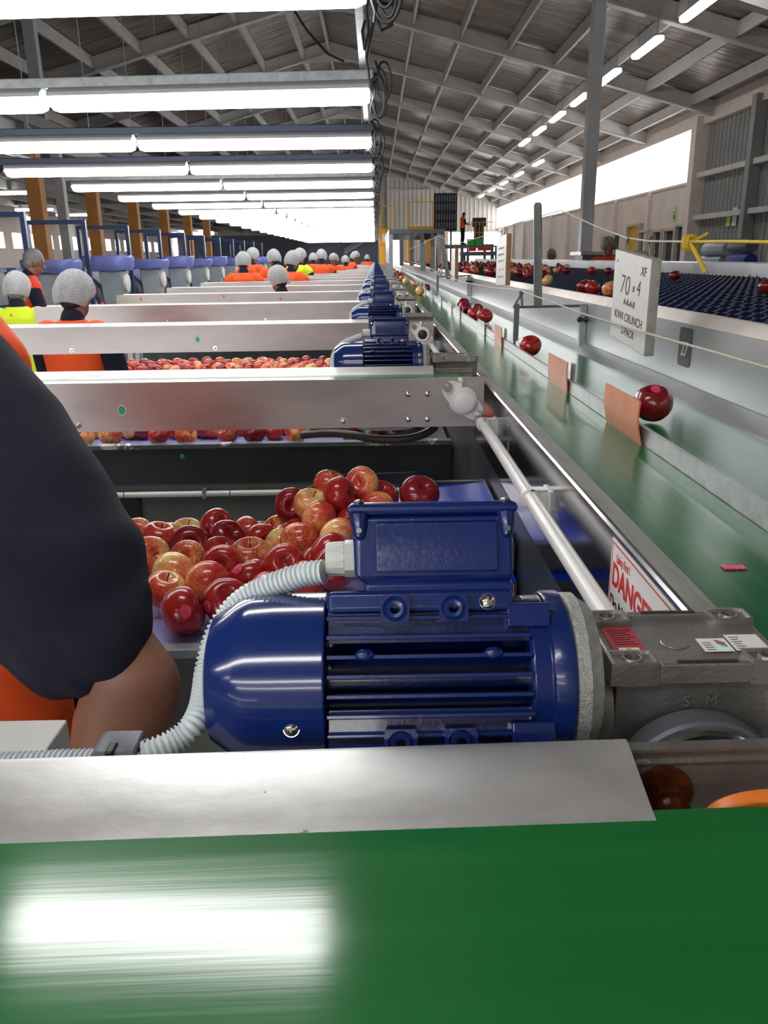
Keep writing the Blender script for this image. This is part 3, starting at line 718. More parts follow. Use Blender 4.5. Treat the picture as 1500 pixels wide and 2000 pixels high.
for s in (-1, 1):
    b = B(); bx, bz = xc + s*0.036, zc - s*0.0325
    b.cyl((bx, yc-0.012, bz), (bx, yc-0.018, bz), 0.0095, n=6); b.cyl((bx, yc-0.010, bz), (bx, yc-0.0122, bz), 0.0112, n=20); b.cyl((bx, yc-0.018, bz), (bx, yc-0.024, bz), 0.0055, n=14)
    b.build('flange_bolt', 'zinc', bh)
def domehead(bx, y, bz, r, name='screw', m='chrome', parent=None):
    b = B(); b.lathe([(0.0005, -r*0.62), (r*0.35, -r*0.60), (r*0.75, -r*0.42), (r, -r*0.08), (r, 0)], 18, (bx, y, bz), 'y')
    o = b.build(name, m, parent)
    return o
for (sx, sh) in ((0.0696, 0.298), (0.1137, 0.298), (0.0696, 0.3565), (0.1137, 0.3565)):
    domehead(sx, 0.167, CZ-sh, 0.0068, 'screw', 'chrome', cv)
for sx in (-0.080, -0.69, -1.3, -1.9):
    b = B(); b.cyl((sx, 0.167, CZ-0.358), (sx, 0.1655, CZ-0.358), 0.0085); b.ball((sx, 0.165, CZ-0.358), 0.0062, 12, 8); b.build('dome_nut', 'chrome', cv)
for s in (-2.0,):
    for yy in (0.20, 0.37):
        b = B(); b.box(s-0.02, s+0.02, yy-0.02, yy+0.02, 0, zb+0.01); b.build('leg', 'galv', cv, 0, bevel=0.003)
b = B(); b.box(X0+0.05, X1-0.05, 0.186, 0.397, zb, zb+0.003); b.build('under_pan', 'steel', cv, 0)
EXTRA = []   # parts only the nearest one shows
q = at_Y(1305, 1556, 0.3965)
b = B(); b.cyl((q.x, 0.397, q.z), (q.x, 0.395, q.z), 0.019, n=24); b.cyl((q.x, 0.395, q.z), (q.x, 0.383, q.z), 0.0125, n=6)
b.ball((q.x, 0.384, q.z), 0.0085, 14, 8, (1, 0.7, 1)); EXTRA.append(part_label(b.build('rusty_bolt', 'rust', cv), 'rusty hex bolt'))
q = at_Y(1437, 1580, 0.384); b = B(); pts = []
for k in range(21):
    a = PI*k/20; pts.append((0.212 - 0.036*math.cos(a), CZ-0.296 + 0.0185*math.sin(a)**0.8))
pts += [(0.248, CZ-0.33), (0.176, CZ-0.33)]
b.prism(pts, 'y', 0.352, 0.362); EXTRA.append(part_label(b.build('orange_flap', 'orange_plain', cv, bevel=0.002), 'orange rounded wiper at the belt edge'))
q = at(190, 1470, 0.45)

# ---- gear motor on the far side
AX, AY, AZ, R0 = 0.0, 0.476, CZ - 0.266, 0.0535
gm = thing('gear_motor', (0.03, AY, AZ - 0.08), 'largest blue gear motor with terminal box in the foreground', 'motor', 'blue gear motors')
TI = Matrix.Translation((0, AY, AZ)) @ Matrix.Rotation(R(-28), 4, 'X')
# body: core plus cooling fins
b = B(TI); b.lathe([(0.022, -0.038), (0.026, -0.035), (0.026, 0.096), (0.022, 0.098)], 40, (0,0,0), 'x')
def env(o): return math.sqrt(max(0.0, (R0-0.0005)**2 - min(abs(o), R0-0.001)**2))
for k in range(-3, 4):
    o = k*0.0118
    for s in (-1, 1):
        e = min(env(o)*0.6 + 0.0225, 0.0525)
        b.box(-0.034, 0.092, min(s*0.02, s*e), max(s*0.02, s*e), o-0.0014, o+0.0014)
for k in range(-3, 4):
    o = k*0.0118
    for s in (-1, 1):
        e = min(env(o)*0.6 + 0.0225, 0.0525)
        if s < 0 or abs(k) > 2: b.box(-0.034, 0.092, o-0.0014, o+0.0014, min(s*0.02, s*e), max(s*0.02, s*e))
body = b.build('finned_body', 'navy', gm, bevel=0.0007, seg=2)
# shoulder plates under the box (front upper corner of the casting)
b = B(TI); b.box(-0.034, 0.083, -0.047, 0.047, 0.0385, 0.0530); b.build('shoulder_casting', 'navy', gm, bevel=0.004)
# fan cover
b = B(TI); b.lathe([(0.001, -0.1130), (0.034, -0.1130), (0.0415, -0.1105), (0.0530, -0.0935), (0.0552, -0.084), (0.0557, -0.067), (0.0558, -0.0355), (0.0540, -0.0350), (0.04, -0.0350)], 64, (0,0,0), 'x')
fc = b.build('fan_cover', 'navysmooth', gm, 30, bevel=0.0012)
# end bell
b = B(TI); b.lathe([(0.04, 0.091), (0.0495, 0.091), (0.0515, 0.093), (0.0515, 0.104), (0.0535, 0.1045), (0.0545, 0.107), (0.0545, 0.1165), (0.0525, 0.119), (0.03, 0.119)], 56, (0,0,0), 'x')
b.build('end_bell', 'navy', gm, 30, bevel=0.0008)
for (cx_, cy_, cz_) in ((0.094, -0.037, 0.036), (0.094, -0.037, -0.036), (0.094, 0.037, -0.036), (0.094, 0.037, 0.036)):
    b = B(TI); b.box(0.078, 0.105, cy_-0.009, cy_+0.006, cz_-0.0075, cz_+0.0075); b.cyl((0.104, cy_, cz_), (0.110, cy_, cz_), 0.0045, n=8); b.build('bell_lug', 'navy', gm, bevel=0.0015)
# mounting pads: two up, two down, each with a hole
def pad(xp, o, w=0.0125, h=0.010, yy=-0.0665):
    y_ = -env(o)
    b = B(TI); n = 24; hole = []
    yf = -0.0535
    outer = []
    for k in range(n):
        a = 2*PI*k/n; c, s_ = math.cos(a), math.sin(a); m_ = max(abs(c)/w, abs(s_)/h); outer.append((c/m_, s_/m_))
    rings = [([(x, z) for x, z in outer], yf+0.022), ([(x, z) for x, z in outer], yf), ([(math.cos(2*PI*k/n)*0.0078, math.sin(2*PI*k/n)*0.0078) for k in range(n)], yf),
             ([(math.cos(2*PI*k/n)*0.0066, math.sin(2*PI*k/n)*0.0066) for k in range(n)], yf+0.0015), ([(math.cos(2*PI*k/n)*0.0052, math.sin(2*PI*k/n)*0.0052) for k in range(n)], yf+0.0002), ([(math.cos(2*PI*k/n)*0.0030, math.sin(2*PI*k/n)*0.0030) for k in range(n)], yf+0.0005), ([(math.cos(2*PI*k/n)*0.0028, math.sin(2*PI*k/n)*0.0028) for k in range(n)], yf+0.012)]
    vs = [(xp+x, yv, o+z) for (ring, yv) in rings for (x, z) in ring]
    fs = [(i*n+k, i*n+(k+1) % n, (i+1)*n+(k+1) % n, (i+1)*n+k) for i in range(len(rings)-1) for k in range(n)]
    fs.append(tuple(range((len(rings)-1)*n, len(rings)*n)))
    b.add(vs, fs); return b.build('mounting_pad', 'navy', gm, 35)
for xp in (0.0085, 0.0445):
    pad(xp, 0.0405, 0.0088, 0.0080); pad(xp+0.002, -0.0395, 0.0100, 0.0085)
for xp in (-0.0105, 0.0680):
    b = B(TI); b.ball((xp, -0.0520, 0.0130), 0.0046, 14, 10, (1.35, 0.8, 0.85)); b.cyl((xp, -0.0562, 0.0130), (xp, -0.0545, 0.0130), 0.0014, n=10); b.build('fin_boss', 'navy', gm)
def phillips(x, y, z, r, mx, m='chrome'):
    b = B(mx); b.lathe([(0.0005, -r*0.66), (r*0.3, -r*0.62), (r*0.72, -r*0.42), (r, -r*0.08), (r, r*0.1)], 20, (x, y, z), 'y')
    b.lathe([(r*1.02, 0.0), (r*1.08, 0.0), (r*1.08, 0.0012), (r*1.02, 0.0012)], 20, (x, y, z), 'y')
    o = b.build('screw', m, gm)
    c = B(mx)
    for (w, h) in ((r*0.5, r*0.11), (r*0.11, r*0.5)): c.box(x-w, x+w, y-r*0.70, y-r*0.5, z-h, z+h)
    c.build('cross_slot', 'cast', o, 0); return o
phillips(0.0660, -0.0475, 0.0445, 0.0047, TI); phillips(-0.0555, -0.0465, -0.0300, 0.0047, TI)
# terminal box
b = B(TI); b.box(-0.011, 0.084, -0.044, 0.042, 0.044, 0.0590); b.build('box_pedestal', 'navy', gm, bevel=0.004)
b = B(TI)
def loft4(bb, rings):       # rings: (x0,x1,y0,y1,z)
    vs = []
    for (xa, xb, ya, yb, z) in rings: vs += [(xa,ya,z),(xb,ya,z),(xb,yb,z),(xa,yb,z)]
    n = len(rings); fs = [(3,2,1,0), (4*n-4, 4*n-3, 4*n-2, 4*n-1)]
    for i in range(n-1): fs += [(4*i+k, 4*i+(k+1) % 4, 4*i+4+(k+1) % 4, 4*i+4+k) for k in range(4)]
    bb.add(vs, fs)
loft4(b, [(-0.010, 0.083, -0.043, 0.043, 0.0575), (-0.0165, 0.0835, -0.0465, 0.045, 0.0615), (-0.0175, 0.0845, -0.0475, 0.046, 0.1005)])
tb_ = b.build('terminal_box', 'navy', gm, bevel=0.004, seg=3)
b = B(TI); loft4(b, [(-0.001, 0.072, -0.0486, -0.0440, 0.0635), (-0.0025, 0.0735, -0.0493, -0.0440, 0.0645), (-0.0025, 0.0735, -0.0497, -0.0440, 0.0945), (-0.001, 0.072, -0.0488, -0.0440, 0.0955)]); b.build('raised_panel', 'navy', tb_, bevel=0.0012)
b = B(TI); loft4(b, [(-0.0185, 0.0855, -0.0490, 0.0475, 0.1000), (-0.0205, 0.0875, -0.0515, 0.0495, 0.1015), (-0.0205, 0.0875, -0.0515, 0.0495, 0.1055), (-0.0175, 0.0845, -0.0485, 0.0465, 0.1085)])
lid = b.build('box_lid', 'navy', gm, bevel=0.0022, seg=3)
for (sx, sy) in ((-0.0130, -0.0475), (0.0800, -0.0475), (-0.0130, 0.0435), (0.0800, 0.0435)):
    b = B(TI); b.lathe([(0.0005, 0.084), (0.0038, 0.086), (0.0056, 0.095), (0.0060, 0.1005)], 16, (sx, sy, 0), 'z'); o = b.build('screw_boss', 'navy', lid)
    b = B(TI); b.cyl((sx, sy-0.0036, 0.0895), (sx, sy-0.0054, 0.0895), 0.0018, n=10); b.ball((sx, sy, 0.1085), 0.0035, 12, 8, (1,1,0.5)); b.build('lid_screw', 'zinc', lid)
# cable gland on the left of the box
b = B(TI); b.cyl((-0.0165, -0.018, 0.0765), (-0.0235, -0.018, 0.0765), 0.0125, n=8); b.cyl((-0.0235, -0.018, 0.0765), (-0.0240, -0.018, 0.0765), 0.0110, n=16)
gl = b.build('cable_gland', 'gland', gm, bevel=0.0008)
b = B(TI); n = 28; vs = []
for (xx, rr) in ((-0.0237, 0.0105), (-0.0240, 0.0110), (-0.0345, 0.0105), (-0.036, 0.0095)):
    for k in range(n):
        a = 2*PI*k/n; q_ = rr + (0.0006 if k % 2 else -0.0003); vs.append((xx, -0.018+math.cos(a)*q_, 0.0765+math.sin(a)*q_))
fs = [(i*n+k, i*n+(k+1) % n, (i+1)*n+(k+1) % n, (i+1)*n+k) for i in range(3) for k in range(n)] + [tuple(range(n-1,-1,-1)), tuple(range(3*n, 4*n))]
b.add(vs, fs); b.build('gland_nut', 'gland', gl, 50)
# adapter flange (sand cast) and gearbox
b = B(TI); b.lathe([(0.03, 0.119), (0.0515, 0.119), (0.0530, 0.1205), (0.0530, 0.127), (0.0490, 0.131), (0.0460, 0.136), (0.03, 0.136)], 56, (0,0,0), 'x'); b.build('adapter_flange', 'castlight', gm, 30)
gx0, gx1, gy0, gy1, gzt = 0.147, 0.262, 0.450, 0.528, CZ - 0.2465
b = B(); loft4(b, [(gx0+0.004, gx1, gy0+0.006, gy1-0.006, CZ-0.362), (gx0+0.004, gx1, gy0+0.004, gy1-0.004, CZ-0.262), (gx0+0.001, gx1, gy0+0.002, gy1-0.002, CZ-0.258), (gx0+0.001, gx1, gy0+0.002, gy1-0.002, CZ-0.2505)])
gb = b.build('gearbox', 'cast', gm, bevel=0.002)
b = B(); b.lathe([(0.02, 0.134), (0.040, 0.134), (0.041, 0.1375), (0.039, 0.143), (0.036, 0.149), (0.02, 0.150)], 40, (0, 0.484, CZ-0.292), 'x'); b.build('input_neck', 'cast', gb)
b = B(); b.prism([(0.452, CZ-0.262), (0.526, CZ-0.262), (0.526, CZ-0.355), (0.447, CZ-0.355), (0.447, CZ-0.275)], 'x', 0.1375, 0.1425); b.build('neck_plate', 'cast', gb, bevel=0.002)
for (xa, xb) in ((gx0-0.001, gx0+0.030), (gx1-0.027, gx1+0.002)):
    for (ya, yb) in ((gy0-0.002, gy0+0.018), (gy1-0.018, gy1+0.002)):
        b = B(); n = 24; xm, ym = (xa+xb)/2-0.001, (ya+yb)/2; w, h = (xb-xa)/2, (yb-ya)/2
        outer = []
        for k in range(n):
            a = 2*PI*k/n; c, s_ = math.cos(a), math.sin(a); m_ = max(abs(c)/w, abs(s_)/h); outer.append((c/m_, s_/m_))
        circ = lambda r_: [(math.cos(2*PI*k/n)*r_, math.sin(2*PI*k/n)*r_*0.9) for k in range(n)]
        rings = [(outer, CZ-0.262), (outer, gzt), ([(x*0.86, z*0.80) for x, z in outer], gzt+0.0004), ([(x*0.80, z*0.72) for x, z in outer], gzt-0.0018), (circ(0.0072), gzt-0.0016), (circ(0.0063), gzt+0.0005), (circ(0.0048), gzt+0.0003), (circ(0.0045), gzt-0.010)]
        vs = [(xm+x, ym+z, zz) for (rg, zz) in rings for (x, z) in rg]
        fs = [(i*n+k, i*n+(k+1) % n, (i+1)*n+(k+1) % n, (i+1)*n+k) for i in range(len(rings)-1) for k in range(n)] + [tuple(range((len(rings)-1)*n, len(rings)*n))]
        b.add(vs, fs); b.build('bolt_pad', 'cast', gb, 40)
for yy in (gy0-0.001, gy1-0.005):
    b = B(); b.box(gx0+0.029, gx1-0.026, yy, yy+0.006, CZ-0.262, gzt+0.0003-0.001); b.build('edge_rib', 'cast', gb, bevel=0.0015)
    b = B(); b.box(gx0+0.040, gx1-0.036, yy+0.0012, yy+0.0046, gzt-0.0006, gzt-0.0002); b.build('rib_slot', 'black', gb, 0)
b = B(); b.lathe([(0.0005, 0.0), (0.0085, 0.0), (0.009, -0.0005)], 24, (0.197, 0.484, CZ-0.2498), 'z'); b.build('filler_plug', 'cast', gb)
# stickers on the gearbox
zs = CZ - 0.2503 + 0.0006
b = B(); b.box(0.1535, 0.1745, 0.4715, 0.5075, zs, zs+0.0003); lab = part_label(b.build('warning_label', 'labelred', gb, 0), 'dark red label with fine print')
b = B()
for k in range(7): b.box(0.1565, 0.1725 - 0.002*(k % 3), 0.481+k*0.0034, 0.4818+k*0.0034, zs+0.0003, zs+0.00045)
b.build('print_lines', 'ink', lab, 0)
b = B(); b.box(0.157, 0.1705, 0.4722, 0.4765, zs+0.0003, zs+0.00045); b.build('label_box', 'labelwhite', lab, 0)
b = B(); b.cyl((0.1635, 0.4743, zs+0.0004), (0.1635, 0.4743, zs+0.0006), 0.0018, n=12); b.build('label_dot', 'dooryellow', lab, 0)
b = B(); b.box(0.2125, 0.2320, 0.4695, 0.488, zs, zs+0.0003); lab = part_label(b.build('maker_label', 'labelwhite', gb, 0), 'white label with red and green strokes')
for (m_, o_) in (('signred', 0.0022), ('stickgreen', -0.0012)):
    b = B(); b.add([(0.2235, 0.482+o_, zs+0.0004), (0.2252, 0.4832+o_, zs+0.0004), (0.2300, 0.4785+o_, zs+0.0004), (0.2290, 0.4760+o_, zs+0.0004), (0.2235, 0.482+o_, zs+0.0006), (0.2252, 0.4832+o_, zs+0.0006), (0.2300, 0.4785+o_, zs+0.0006), (0.2290, 0.4760+o_, zs+0.0006)], [(0,1,2,3),(4,5,6,7),(0,1,5,4),(1,2,6,5),(2,3,7,6),(3,0,4,7)]); b.build('stroke', m_, lab, 0)
b = B()
for k in range(4): b.box(0.2145, 0.2205, 0.4715+k*0.0032, 0.4722+k*0.0032, zs+0.0003, zs+0.00045)
b.build('print_lines', 'ink', lab, 0)
b = B(); b.box(0.2335, 0.2560, 0.4705, 0.4930, zs, zs+0.0003); lab = part_label(b.build('serial_label', 'labelwhite', gb, 0), 'white label with fine print')
b = B()
for k in range(6): b.box(0.2355, 0.2405 + 0.0015*(k % 2), 0.4725+k*0.0032, 0.4732+k*0.0032, zs+0.0003, zs+0.00045)
b.build('print_lines', 'ink', lab, 0)
# output flange ring on the front of the gearbox
oc = (0.2035, 0, CZ-0.333)
b = B(); b.lathe([(0.020, 0.4515), (0.052, 0.4515), (0.053, 0.447), (0.0525, 0.436), (0.0505, 0.434), (0.046, 0.4335)], 56, (oc[0], 0, oc[2]), 'y'); b.build('output_collar', 'machdark', gb)
b = B(); b.lathe([(0.018, 0.4345), (0.0465, 0.4345), (0.0480, 0.4325), (0.0465, 0.4295), (0.018, 0.4285)], 56, (oc[0], 0, oc[2]), 'y'); of = b.build('output_flange', 'zinc', gb)
for a in (PI/2, 0.3, PI-0.3):
    b = B(); c_ = (oc[0]+math.cos(a)*0.034, oc[2]+math.sin(a)*0.034); b.cyl((c_[0], 0.4284, c_[1]), (c_[0], 0.4281, c_[1]), 0.0035, n=14); b.build('flange_hole', 'black', of)
# worn raised lettering plate on the gearbox face
lt = textmesh('S   M', 0.011, 'cast_lettering', 'cast', frame((0.205, gy0+0.0022, CZ-0.276), (1,0,0), (0,0,1)), gb, 0.0003, 1.0)
# conduit: corrugated hose from the gland down round the fan cover and off to the left
cpx = [(632, 1117, 0.525), (600, 1121, 0.528), (560, 1133, 0.532), (520, 1147, 0.536), (480, 1168, 0.540), (449, 1196, 0.542), (428, 1228, 0.54), (413, 1268, 0.535), (404, 1310, 0.53), (399, 1350, 0.52), (392, 1385, 0.51), (376, 1418, 0.50), (348, 1444, 0.495), (312, 1462, 0.49), (275, 1475, 0.488), (235, 1484, 0.490), (190, 1488, 0.493), (120, 1490, 0.494), (60, 1493, 0.494), (0, 1495, 0.495), (-60, 1497, 0.496), (-160, 1500, 0.497)]
def catmull(P, n):
    out = []
    for i in range(len(P)-1):
        p0, p1, p2, p3 = P[max(i-1, 0)], P[i], P[i+1], P[min(i+2, len(P)-1)]
        for k in range(n):
            t = k/n; out.append(0.5*((2*p1) + (p2-p0)*t + (2*p0-5*p1+4*p2-p3)*t*t + (3*p1-p0-3*p2+p3)*t*t*t))
    out.append(P[-1]); return out
def resample(P, step):
    out = [P[0]]; acc = 0
    for i in range(1, len(P)):
        a, bb = P[i-1], P[i]; d = (bb-a).length; t = step - acc
        while t <= d:
            out.append(a.lerp(bb, t/d)); t += step
        acc = (acc + d) % step if d + acc >= step else acc + d
    return out
cp = catmull([at(*q) for q in cpx], 12)
cp = resample(cp, 0.0034/4)
cr = [0.0076 + 0.0011*math.cos(2*PI*i/4) for i in range(len(cp))]
cr = [0.0084 if i % 4 in (0, 1) else 0.0068 for i in range(len(cp))]
b = B(); b.tube(cp, cr, 14); b.build('conduit', 'conduit', gm, 60)

# black clip holding the conduit, white switch box at the lower left
b = B(); c0 = at(232, 1476, 0.485)
t = thing('cable_clip', c0, 'black plastic clip holding the grey conduit beside the forearm', 'clip')
mx = Matrix.Translation(c0) @ Matrix.Rotation(R(-1), 4, 'Z')
b = B(mx); loft4(b, [(-0.014, 0.012, -0.011, 0.016, -0.012), (-0.014, 0.0125, -0.011, 0.016, 0.0065), (-0.010, 0.0115, -0.008, 0.014, 0.0085)]); b.build('clip_body', 'machdark', t, bevel=0.001)
b = B(mx); b.box(-0.004, 0.001, -0.012, 0.000, 0.004, 0.0105); b.build('latch', 'black', t, bevel=0.0015)
b = B(mx); b.box(0.0125, 0.0155, -0.002, 0.010, -0.012, 0.006); b.build('hinge', 'black', t, bevel=0.001)
qa, qb = at(132, 1404, 0.68), at(100, 1478, 0.58)
zq = CZ - 0.345
ptr = at_hz(132, 1404, 0.345); pfr = at_hz(76, 1484, 0.345)
t = thing('switch_box', (ptr.x-0.1, (ptr.y+pfr.y)/2, zq-0.12), 'white flat-topped box at the lower left beside the conduit', 'box')
b = B(); b.add([(ptr.x-0.2, pfr.y, zq), (pfr.x, pfr.y, zq), (ptr.x, ptr.y, zq), (ptr.x-0.2, ptr.y, zq), (ptr.x-0.2, pfr.y, zq-0.13), (ptr.x, pfr.y, zq-0.13), (ptr.x+0.002, ptr.y, zq-0.13), (ptr.x-0.2, ptr.y, zq-0.13)],
   [(0,1,2,3), (7,6,5,4), (0,4,5,1), (1,5,6,2), (2,6,7,3), (3,7,4,0)]); b.build('case', 'white_plastic', t, bevel=0.002)
b = B(); b.box(ptr.x-0.16, ptr.x-0.10, ptr.y-0.02, ptr.y, 0, zq-0.129); part_label(b.build('support', 'galv', t, 0), 'steel upright under the box')

# ---- repeat conveyor and motor down the hall
NC = 21
ordc = {2: 'second conveyor from the front, with the round white bearing cap facing the camera', 3: 'third conveyor from the front, with the open black-centred bearing', 4: 'fourth conveyor from the front, just beyond the hairnetted person in orange', 5: 'fifth conveyor from the front, steel side with small red stickers', 6: 'sixth conveyor from the front, just behind the bowed hairnetted head', 7: 'seventh conveyor from the front', 8: 'eighth conveyor from the front', 9: 'ninth conveyor from the front'}
ordm = {2: 'second blue gear motor from the front, above the white bearing cap', 3: 'third blue gear motor from the front', 4: 'fourth blue gear motor from the front', 5: 'fifth blue gear motor from the front', 6: 'sixth blue gear motor from the front', 7: 'seventh blue gear motor from the front', 8: 'eighth blue gear motor from the front'}
CONV = {}
opendata = opencap.data; openmat = 1
bpy.data.objects.remove(opencap, do_unlink=True)
for e in EXTRA: e.parent = None
for n in range(2, NC+1):
    c = copy_tree(cv); c.location.y += SP*(n-1); CONV[n] = c
    c['label'] = ordc.get(n, 'thin far conveyor in the narrowing row towards the end of the hall')
    if n > 2:
        for ch in c.children_recursive:
            if ch.name.startswith('bearing_cap'): ch.data = opendata; ch.name = 'bearing_shaft_end'
    if n > 2:
        pass
    c = copy_tree(gm); c.location.y += SP*(n-1)
    c['label'] = ordm.get(n, 'tiny far blue gear motor in the narrowing row')
    if n > 6:          # far copies: their stickers and screws are below a pixel
        for ch in list(c.children_recursive):
            if ch.name.split('.')[0] in ('warning_label','maker_label','serial_label','print_lines','label_box','label_dot','stroke','cross_slot','flange_hole','lid_screw','rib_slot','bolt_pad','screw','cast_lettering','filler_plug'):
                bpy.data.objects.remove(ch, do_unlink=True)
for e in EXTRA: e.parent = cv
cv.rotation_euler.z = 0.0
CV1 = cv
cv.rotation_euler.z = R(1.4)
# keep the far lip under the camera's centre where it is
_a = R(1.4); _dx = 0.03 - cv.location.x
cv.location.y -= math.sin(_a)*_dx
# green and red fruit stickers stuck on the plates
def sticker(px, py, n, m, r=0.0075, parent=None):
    y = 0.167 + SP*(n-1) - 0.0005; q = at_Y(px, py, y)
    b = B(); b.lathe([(0.0003, -0.0006), (r, -0.0006), (r, 0.0)], 14, (q.x, y, q.z), 'y')
    for i in range(len(b.v)): b.v[i] = Vector((b.v[i].x, b.v[i].y, q.z + (b.v[i].z-q.z)*1.25))
    o = b.build('fruit_sticker', m, base=Vector((0,0,0))); o.parent = CONV[n]; o.location = -CONV[n].location; return o
s1 = sticker(238, 801, 2, 'labelwhite', 0.0098); s2 = sticker(238, 801, 2, 'stickgreen', 0.0083); s2.location.y -= 0.0006
sticker(386, 663, 3, 'stickgreen', 0.009); sticker(22, 616, 4, 'stickpink', 0.008); sticker(275, 584, 5, 'stickpink', 0.012); sticker(200, 593, 5, 'stickpink', 0.012); sticker(548, 584, 5, 'stickpink', 0.01); sticker(437, 579, 5, 'stickpink', 0.01)
# ============================================================ MAIN LINE: twin green belts with a divider rail
YA, YB = 0.15, 31.0
ml = thing('distribution_conveyor', (0.49, 10, 0), 'long green twin belt with metal divider rail running down the hall', 'conveyor')
b = B(); b.box(0.318, 0.462, YA, YB, CZ-0.330, CZ-0.320); b.build('left_belt', 'mainbelt', ml, 0)
b = B(); b.box(0.474, 0.682, YA, YB, CZ-0.330, CZ-0.320); b.build('right_belt', 'mainbelt', ml, 0)
b = B(); b.prism([(0.265, CZ-0.300), (0.268, CZ-0.2975), (0.272, CZ-0.2975), (0.272, CZ-0.3025), (0.2685, CZ-0.3025), (0.2685, CZ-0.47), (0.265, CZ-0.47)], 'y', YA, YB); b.build('side_plate', 'polished', ml, 0)
b = B(); b.prism([(0.272, CZ-0.2985), (0.296, CZ-0.2985), (0.299, CZ-0.301), (0.316, CZ-0.3185), (0.316, CZ-0.335), (0.272, CZ-0.335)], 'y', YA, YB); b.build('edge_trim', 'edgegrey', ml, 0)
b = B(); b.box(0.464, 0.472, YA, YB, CZ-0.3225, CZ-0.290); b.build('divider_rail', 'rail', ml, 0)
b = B(); b.box(0.269, 0.76, YA, YB, CZ-0.36, CZ-0.337); b.build('bed', 'charcoal', ml, 0)
b = B(); b.prism([(0.683, CZ-0.3215), (0.690, CZ-0.3185), (0.729, CZ-0.296), (0.729, CZ-0.335), (0.683, CZ-0.335)], 'y', YA, YB); b.build('slanted_ledge', 'wallsteel', ml, 0)
b = B(); b.box(0.2690, 0.2725, YA, YB, 0.15, CZ-0.47); b.build('added_dark_panel', 'charcoal', ml, 0)  # sheet added to keep the space below the side plate dark
for y in [8.5+4*i for i in range(6)]:
    for x in (0.30, 0.70):
        b = B(); b.box(x-0.025, x+0.025, y-0.025, y+0.025, 0, CZ-0.36); b.build('leg', 'galv', ml, 0)
# orange flaps standing on the divider rail, with their clamp blocks
def flap(px0, px1, m, hz0=0.243, bend=0.012, blk=True, th=0.003):
    ya, yb = at_X(px1, 800, 0.462).y, at_X(px0, 800, 0.462).y
    ra = 0.462*FPX/(px1-VPX); rb = 0.462*FPX/(px0-VPX)
    ya, yb = (ra-0.09)/0.952, (rb-0.09)/0.952
    b = B(); n = 12; vs = []
    for k in range(n+1):
        t = k/n; z = CZ-0.3205 + t*(0.3205-hz0); xo = 0.4625 - 0.001 - bend*(math.sin(t*PI*0.9))*0.6 - bend*t*t*0.4 
        for yy in (ya, yb):
            for d in (0, -th): vs.append((xo+d, yy, z))
    fs = []
    for k in range(n):
        i = 4*k; j = i+4
        fs += [(i, i+2, j+2, j), (i+1, j+1, j+3, i+3), (i, j, j+1, i+1), (i+2, i+3, j+3, j+2)]
    fs += [(0, 1, 3, 2), (4*n, 4*n+2, 4*n+3, 4*n+1)]
    b.add(vs, fs); f = b.build('flap', m, ml, 50)
    part_label(f, 'orange rubber flap' if m == 'orange_rubber' else 'grey deflector flap')
    if blk:
        b = B(); b.box(0.4725, 0.478, ya+0.002, ya+0.03, CZ-0.318, CZ-hz0-0.003); b.build('flap_clamp', 'rail', ml, 0, bevel=0.001)
flap(1186, 1252, 'orange_rubber', blk=False); flap(1071, 1107, 'orange_rubber', 0.247, 0.004); flap(966, 979, 'orange_rubber', 0.252, 0.003)
for px, w in ((939, 13), (893, 9), (878, 7), (858, 6), (842, 5), (828, 4)):
    flap(px-w/2, px+w/2, 'rail', 0.268, 0.001)
b = B(); q = at_hz(1433, 1109, 0.3195); b.box(q.x-0.012, q.x+0.012, q.y-0.006, q.y+0.006, q.z, q.z+0.0015); tag(b.build('label_scrap', 'stickpink', bevel=0.0005), 'scrap of pink fruit label lying on the left green belt', 'label')
# white pipe clipped to the side plate
t = thing('white_pipe', (0.236, 2, CZ-0.37), 'long white plastic pipe clipped along the polished side plate', 'pipe')
b = B(); b.cyl((0.236, 0.35, CZ-0.361), (0.236, 2.1, CZ-0.361), 0.0115, n=24); b.cyl((0.236, 2.1, CZ-0.361), (0.236, 30, CZ-0.400), 0.0115, n=16); b.build('tube', 'white_pipe', t)
for i, yy in enumerate((1.20, 1.77, 2.9, 3.5)):
    b = B(); b.lathe([(0.0117, yy-0.009), (0.0145, yy-0.009), (0.0145, yy+0.009), (0.0117, yy+0.009)], 24, (0.236, 0, CZ-0.361), 'y', close=False)
    b.box(0.249, 0.2645, yy-0.002, yy+0.002, CZ-0.385, CZ-0.348); b.box(0.2615, 0.2648, yy-0.022, yy+0.022, CZ-0.385, CZ-0.348)
    b.box(0.236, 0.263, yy-0.009, yy+0.009, CZ-0.3495, CZ-0.3475)
    part_label(b.build('pipe_clip', 'white_plastic', t, 30), 'white clip')
for yy, z0, z1 in ((1.60, 0.40, 0.33), (2.25, 0.41, 0.33)):
    b = B(); b.box(0.2635, 0.2652, yy-0.006, yy+0.006, CZ-z0, CZ-z1); b.ball((0.2632, yy, CZ-(z0+0.004)), 0.006, 10, 6, (0.4,1,1)); b.build('fixing_strap', 'polished', ml, 0)
